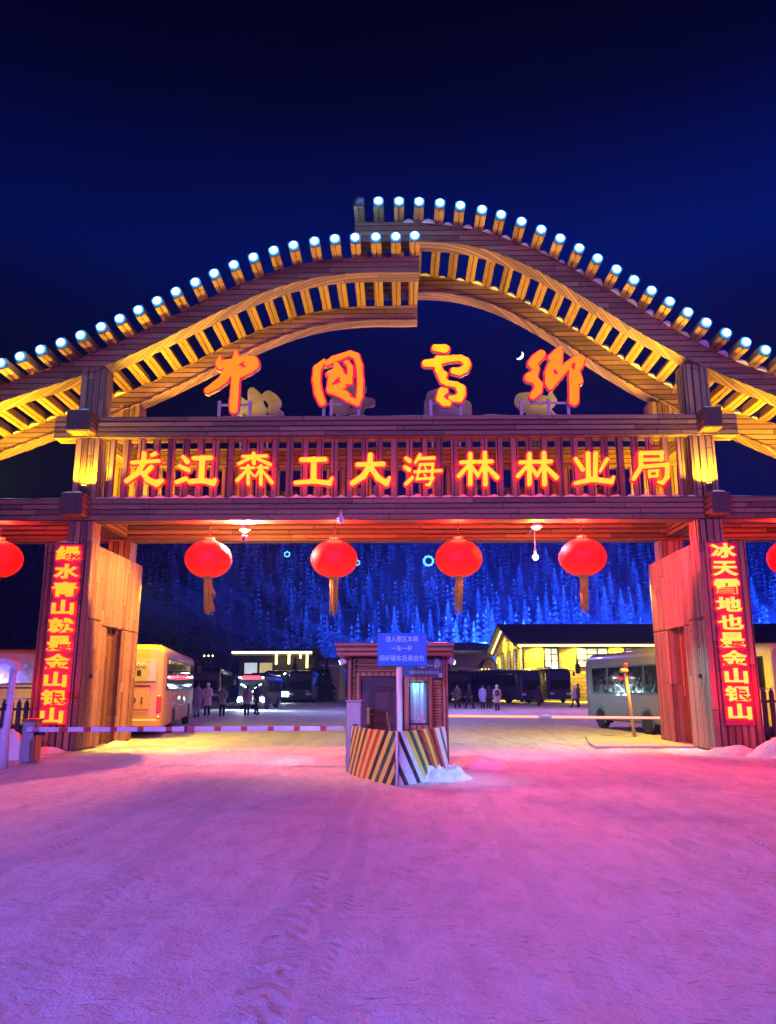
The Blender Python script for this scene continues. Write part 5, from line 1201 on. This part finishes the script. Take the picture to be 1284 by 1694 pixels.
# wall lamp on the hall
x, z = onY(918, 1105, HYB-.4); t = thing('wall_lamp', 'bright white lamp on the yellow hall\'s front wall under a window', 'lamp', (x, HYB-.3, z))
b = MB(); b.lathe([(.02, -.2), (.2, -.1), (.24, 0), (.2, .12), (.02, .2)], (x, HYB-.35, z), 12); b.build('globe', LIT, t); b = MB(); b.bar(x-.08, x+.08, HYB-.2, HYB-.02, z-.1, z+.1); b.build('bracket', M['dark_metal'], t)
def house(name, label, px0, px1, pyeave, pyridge, Y, dep, wallm, roofm, lit=None, snow=True, cat='house', win_py=None):
    x0, ze = onY(px0, pyeave, Y); x1, _ = onY(px1, pyeave, Y); _, zr = onY((px0+px1)/2, pyridge, Y+dep/2)
    t = thing(name, label, cat, ((x0+x1)/2, Y+dep/2, 0)); zw = max(ze, 1.5)
    b = MB(); b.bar(x0, x1, Y, Y+dep, 0, zw); b.build('wall', wallm, t)
    b = MB(); b.prism([(Y-.8, zw-.1), (Y+dep/2, zr), (Y+dep+.8, zw-.1), (Y+dep+.8, zw+.15), (Y+dep/2, zr+.3), (Y-.8, zw+.15)], x0-.6, x1+.6, 'x'); b.build('roof', roofm, t)
    for i, px in enumerate(win_py or []):
        xx = onY(px, 1110, Y)[0]; f = MB(); f.bar(xx-.8, xx+.8, Y-.06, Y-.005, zw-2.1, zw-.7); w = f.build('window', M['black'], t); g_ = MB(); g_.bar(xx-.68, xx+.68, Y-.10, Y-.061, zw-2.0, zw-.8); g_.build('pane', M['win_lit'] if i % 2 == 0 else M['win_warm'], w)
    return t, x0, x1, zw
M['wall_dark'] = pmat('wall_dark', (.10, .09, .09), .8); M['wall_pale'] = pmat('wall_pale', (.45, .40, .34), .8); M['roof_snow'] = snowmat('roof_snow', (.78, .8, .84))
t, x0, x1, zw = house('lodge', 'low dark lodge outlined with yellow light strips on the far left of the yard', 396, 509, 1084, 1078, 84, 12, M['wall_dark'], M['wall_dark'], win_py=[415, 440])
b = MB(); b.bar(x0-.6, x1+.55, 83.0, 83.12, zw+.16, zw+.36); b.build('eave_light', M['eave_white'], t)
b = MB()
for px, ln in ((457, 1.15), (478, 1.1), (497, .5), (508, 1.5)): xx = onY(px, 1090, 83)[0]; b.bar(xx-.10, xx+.10, 83.0, 83.1, zw+.15-ln, zw+.155)
b.build('pillar_light', M['eave_led'], t)
house('cottage', 'small pale cottage with one lit window left of the booth roof', 520, 562, 1102, 1092, 95, 9, M['wall_pale'], M['roof_snow'], win_py=[532])
house('house', 'snow roofed house showing blue white between the booth and the yellow hall', 745, 806, 1078, 1066, 118, 12, M['wall_pale'], M['roof_snow'])
t, x0, x1, zw = house('porch_building', 'low beige building with curved entrance canopy and yellow lit porch beside the hall', 766, 812, 1106, 1086, 84, 8, M['wall_pale'], M['wall_pale'])
b = MB(); xa, xb = onY(795, 1100, 82)[0], onY(818, 1100, 82)[0]; zc_ = onY(805, 1101, 82)[1]
cv = [(xa+(xb-xa)*i/12, zc_+.75*sin(pi*i/12)**.8) for i in range(13)]; b.prism(cv+[(p[0], p[1]-.25) for p in cv[::-1]], 80.2, 83.8); b.build('canopy', M['roof_dark'], t)
b = MB()
for i in range(4): q = xa+.2+(xb-xa-.4)*i/3; b.bar(q-.12, q+.12, 80.6, 80.85, 0, zc_-.02)
b.build('column', M['post_yellow'], t)
b = MB(); b.bar(xa+.2, xb-.2, 83.2, 83.3, zc_-1.3, zc_-.3); b.build('lit_fascia', M['eave_led'], t)
for i, px in enumerate((466, 474, 484, 338, 345, 352)):
    if i < 3: continue
    x, z = onY(px, 1085, 100); tag(MB().lathe([(.02, -.14), (.12, 0), (.02, .14)], (x, 100, z), 8, 0).tube([(x, 100, 0), (x, 100, z-.1)], .05, 6, 1).build('lamp_post', [M['eave_white'], M['dark_metal']]), 'tiny distant lamp on a post above the amber tailed coach', 'lamp', 'distant lamps above the left coach')

# ================================================================== HILL AND FOREST
def hill(x, y):
    t = (y-118)/235
    if t <= 0: return -1.0
    s_ = t*t*(3-2*t) if t < 1 else 1
    s_ = .55*min(t, 1)+.45*s_
    return -1+74*s_*(1+.12*pnoise(Vector((x*.008, y*.006, 0))))+3.5*pnoise(Vector((x*.03, y*.03, 4)))*min(1, t*4)
b = MB(); xs = np.arange(-330, 331, 11.0); ys = np.arange(116, 420, 8.0); ny = len(ys)
b.add([(x, y, hill(x, y)) for x in xs for y in ys], [(i*ny+j, (i+1)*ny+j, (i+1)*ny+j+1, i*ny+j+1) for i in range(len(xs)-1) for j in range(ny-1)], 0, True)
M['hill'] = pmat('hill_snow_scrub', (.62, .63, .66), .9, var=.5, scale=.5)
tag(b.build('hillside', M['hill'], fix=False), kind='structure')
def frosted():
    m, n, l, p = newmat('frosted_needles'); g = n.new('ShaderNodeNewGeometry'); sp = n.new('ShaderNodeSeparateXYZ'); l.new(g.outputs['Normal'], sp.inputs[0])
    t = n.new('ShaderNodeTexNoise'); t.inputs['Scale'].default_value = 1.6; t.inputs['Detail'].default_value = 4; l.new(g.outputs['Position'], t.inputs['Vector'])
    l.new(mix(n, l, (.10, .12, .11), (.62, .64, .68), math_(n, l, 'MULTIPLY', math_(n, l, 'SUBTRACT', t.outputs['Fac'], .34), 3.0, True)), p.inputs['Base Color']); p.inputs['Roughness'].default_value = .8
    return m
M['needles'] = frosted(); M['bark'] = pmat('bark', (.07, .045, .03), .9); M['needles_dark'] = pmat('dark_needles', (.03, .05, .035), .9, var=.5)
def conifer_into(b, base, h, seed, whorls=11, per=9, m=0, width=.23):
    r = random.Random(seed); bx_, by_, bz_ = base; vs = []; fs = []
    for i in range(whorls):
        u = i/(whorls-1); z = h*(.10+.88*u); R = h*width*(1-u)**.85*(.8+.4*r.random())+h*.012
        for j in range(per):
            a = 2*pi*(j+r.random()*.8)/per; L = R*(.7+.5*r.random()); dz = -L*(.35+.3*r.random()); w = L*.34
            ca, sa = cos(a), sin(a); o = len(vs)
            vs += [(bx_, by_, bz_+z+h*.05), (bx_+ca*L*.6-sa*w, by_+sa*L*.6+ca*w, bz_+z+dz*.45), (bx_+ca*L, by_+sa*L, bz_+z+dz), (bx_+ca*L*.6+sa*w, by_+sa*L*.6-ca*w, bz_+z+dz*.45)]
            fs.append((o, o+1, o+2, o+3))
    o = len(vs); vs += [(bx_+.03*h, by_, bz_+h*.93), (bx_-.03*h, by_, bz_+h*.93), (bx_, by_, bz_+h*1.04), (bx_, by_+.03*h, bz_+h*.93)]; fs += [(o, o+1, o+2), (o+1, o+3, o+2)]
    b.add(vs, fs, m)
fr = random.Random(11); b = MB(); cnt = 0
while cnt < 3000:
    y = 128+fr.random()**.8*250; x = fr.uniform(-.66, .66)*y
    if y < 190 and fr.random() < .35: continue
    conifer_into(b, (x, y, hill(x, y)-.3), fr.uniform(4, 8.5)*(1+.2*(y > 240)), cnt, 7, 6, 0, .2); cnt += 1
tag(b.build('forest', M['needles'], fix=False), 'dense frosted conifer forest covering the blue lit hillside', 'forest', kind='stuff')
protos = []
for k_ in range(5):
    h = 5.2+k_*.6; t = thing('pine_tree', 'frosted conifer standing out pale on the blue lit hillside', 'tree', (0, 0, 0), 0, 'frosted conifers on the blue lit hillside')
    b = MB(); conifer_into(b, (0, 0, 0), h, 900+k_, 16, 12, 0, .22+.015*k_); b.build('crown', M['needles'], t, world=False, fix=False)
    b = MB(); b.tube([(0, 0, -.8), (0, 0, h*.5), (0, 0, h*.95)], [.16, .09, .02], 7); b.build('trunk', M['bark'], t, world=False)
    protos.append(t)
TP = [(760, 1022), (775, 1038), (792, 1012), (808, 1030), (742, 1046), (826, 1002), (846, 1022), (675, 1032), (690, 1046), (652, 1052), (712, 1040), (725, 1020), (640, 1030), (620, 1045), (600, 1020), (700, 1062), (770, 1062), (755, 1075), (785, 1068), (815, 1050), (735, 1068), (880, 1000), (905, 1022), (920, 985), (935, 1020), (950, 1018), (990, 1004), (1003, 1012), (1012, 990), (1030, 1016), (1046, 1012), (1060, 1000), (965, 1025), (870, 1028), (893, 1030), (1255, 1012), (1248, 990), (985, 960), (1050, 955), (905, 945), (770, 960), (830, 965), (668, 985), (715, 985), (560, 1030), (575, 990), (540, 1050), (505, 1040), (480, 1010), (610, 975), (1268, 1030), (955, 985), (860, 975)]
for i, (px, py) in enumerate(TP):
    Y = 122.0
    while Y < 400:
        x, z = onY(px, py+14, Y)
        if hill(x, Y) >= z-.4: break
        Y += 1.5
    c = protos[i] if i < 5 else copy_tree(protos[i % 5]); s_ = random.uniform(.85, 1.25)*(Y/170)**.35
    c.location = (x, Y, hill(x, Y)-.1); c.rotation_euler.z = random.uniform(0, 6); c.scale = (s_*random.uniform(.85, 1.05), s_*random.uniform(.85, 1.05), s_)
for px, Y, h, lab in ((520, 84, 6.2, 'dark conifer in the yard left of the booth'), (540, 88, 4.6, 'smaller dark conifer between the cottage and the booth'), (487, 80.0, 4.4, 'dark conifer in front of the lodge\'s light strips')):
    x = onY(px, 1140, Y)[0]; t = thing('conifer', lab, 'tree', (x, Y, 0)); b = MB(); conifer_into(b, (x, Y, 0), h, px, 16, 12, 0, .30); b.build('crown', M['needles_dark'], t, fix=False); b = MB(); b.tube([(x, Y, -.1), (x, Y, h*.9)], [.14, .03], 7); b.build('trunk', M['bark'], t)
# neon shapes on the hill
M['ornament'] = emat('ornament_light', (.10, .62, 1.0), 3.2)
for px, py, r, k_, lab in ((475, 917, 5, 6, 'small glowing blue ring on the dark left part of the hill'), (591, 931, 5, 6, 'glowing blue ring half hidden behind the second whole lantern'), (709, 928, 9, 10, 'glowing blue spiky star shape beside the third whole lantern')):
    Y = 130.0
    while Y < 400:
        x, z = onY(px, py, Y)
        if hill(x, Y)+9 >= z: break
        Y += 1.5
    rm = onY(px+r, py, Y)[0]-x; t = thing('light_ornament', lab, 'light ornament', (x, Y, hill(x, Y)))
    pts = [(x+rm*cos(a*2*pi/(2*k_))*(1 if a % 2 else .72), Y, z+rm*sin(a*2*pi/(2*k_))*(1 if a % 2 else .72)) for a in range(2*k_+1)]
    b = MB(); b.tube(pts, rm*.14, 6); b.build('ring', M['ornament'], t); b = MB(); b.tube([(x, Y, hill(x, Y)-.5), (x, Y, z-rm*.8)], .12, 6); b.build('mast', M['dark_metal'], t)
# blue floods at the foot of the hill
for x, y, e, tx, ty, tz in ((26, 121, 900000, 34, 210, 30), (62, 121, 900000, 60, 220, 30), (14, 123, 380000, 20, 210, 28), (95, 123, 700000, 100, 220, 34), (2, 124, 170000, 12, 220, 36)):
    lamp('SPOT', 'hill_flood', (x, y, 9), e*.55, BLUE, 1.0, (tx, ty, tz), 125, .7)
# headlights and the yard's own light
lamp('SPOT', 'headlight_beam', (fx-.6, fy-.5, .7), 2200, (.55, .85, 1), .12, (fx+8, fy-9, 0), 62, .8)
lamp('SPOT', 'headlight_beam', (fx+.7, fy-.5, .7), 1200, (.55, .85, 1), .12, (fx+9, fy-9, 0), 62, .8)
lamp('POINT', 'headlight_glow', (fx-.6, fy-.9, .75), 260, (.6, .9, 1), .25)
lamp('POINT', 'yard_lamp', (2, 50, 9), 5200, (.35, .3, 1), .4)
lamp('POINT', 'yard_lamp', (14, 52, 8), 4200, (.8, .25, .5), .4)
# moon
x, z = onY(859, 587, 460); R_ = 2.9
b = MB(); n = 24; outer = [(cos(a), sin(a)) for a in np.linspace(-.5*pi*.92, .5*pi*.92, n)]; inner = [(cos(a)*.45, sin(a)*.96) for a in np.linspace(.5*pi*.92, -.5*pi*.92, n)]
R2 = Matrix.Rotation(radians(-38), 2); pl = [R2 @ Vector(p) for p in outer+inner]
vs = [(x+p.x*R_, 460, z+p.y*R_) for p in pl]+[(x+p.x*R_, 461, z+p.y*R_) for p in pl]; N2 = 2*n
b.add(vs, [(i, i+1, N2-2-i, N2-1-i) for i in range(n-1)]+[(N2+i, N2+N2-1-i, N2+N2-2-i, N2+i+1) for i in range(n-1)]+[(i, i+N2, (i+1) % N2+N2, (i+1) % N2) for i in range(N2)])
tag(b.build('moon', emat('moon_glow', (.85, .97, 1.0), 2.5)), 'bright crescent moon in the dark sky left of the fourth neon character', 'moon')
# ------------------------------------------------------------------ frosty air
def build_haze():
    m = bpy.data.materials.new('frosty_air'); m.use_nodes = True; n = m.node_tree.nodes; l = m.node_tree.links
    n.remove(n['Principled BSDF']); v = n.new('ShaderNodeVolumePrincipled'); l.new(v.outputs[0], n['Material Output'].inputs['Volume'])
    v.inputs['Color'].default_value = (.16, .30, 1, 1); v.inputs['Density'].default_value = .0008; v.inputs['Anisotropy'].default_value = .35
    b = MB(); b.bar(-620, 620, -125, 705, -2.5, 92)
    tag(b.build('haze', m), kind='stuff')
build_haze()
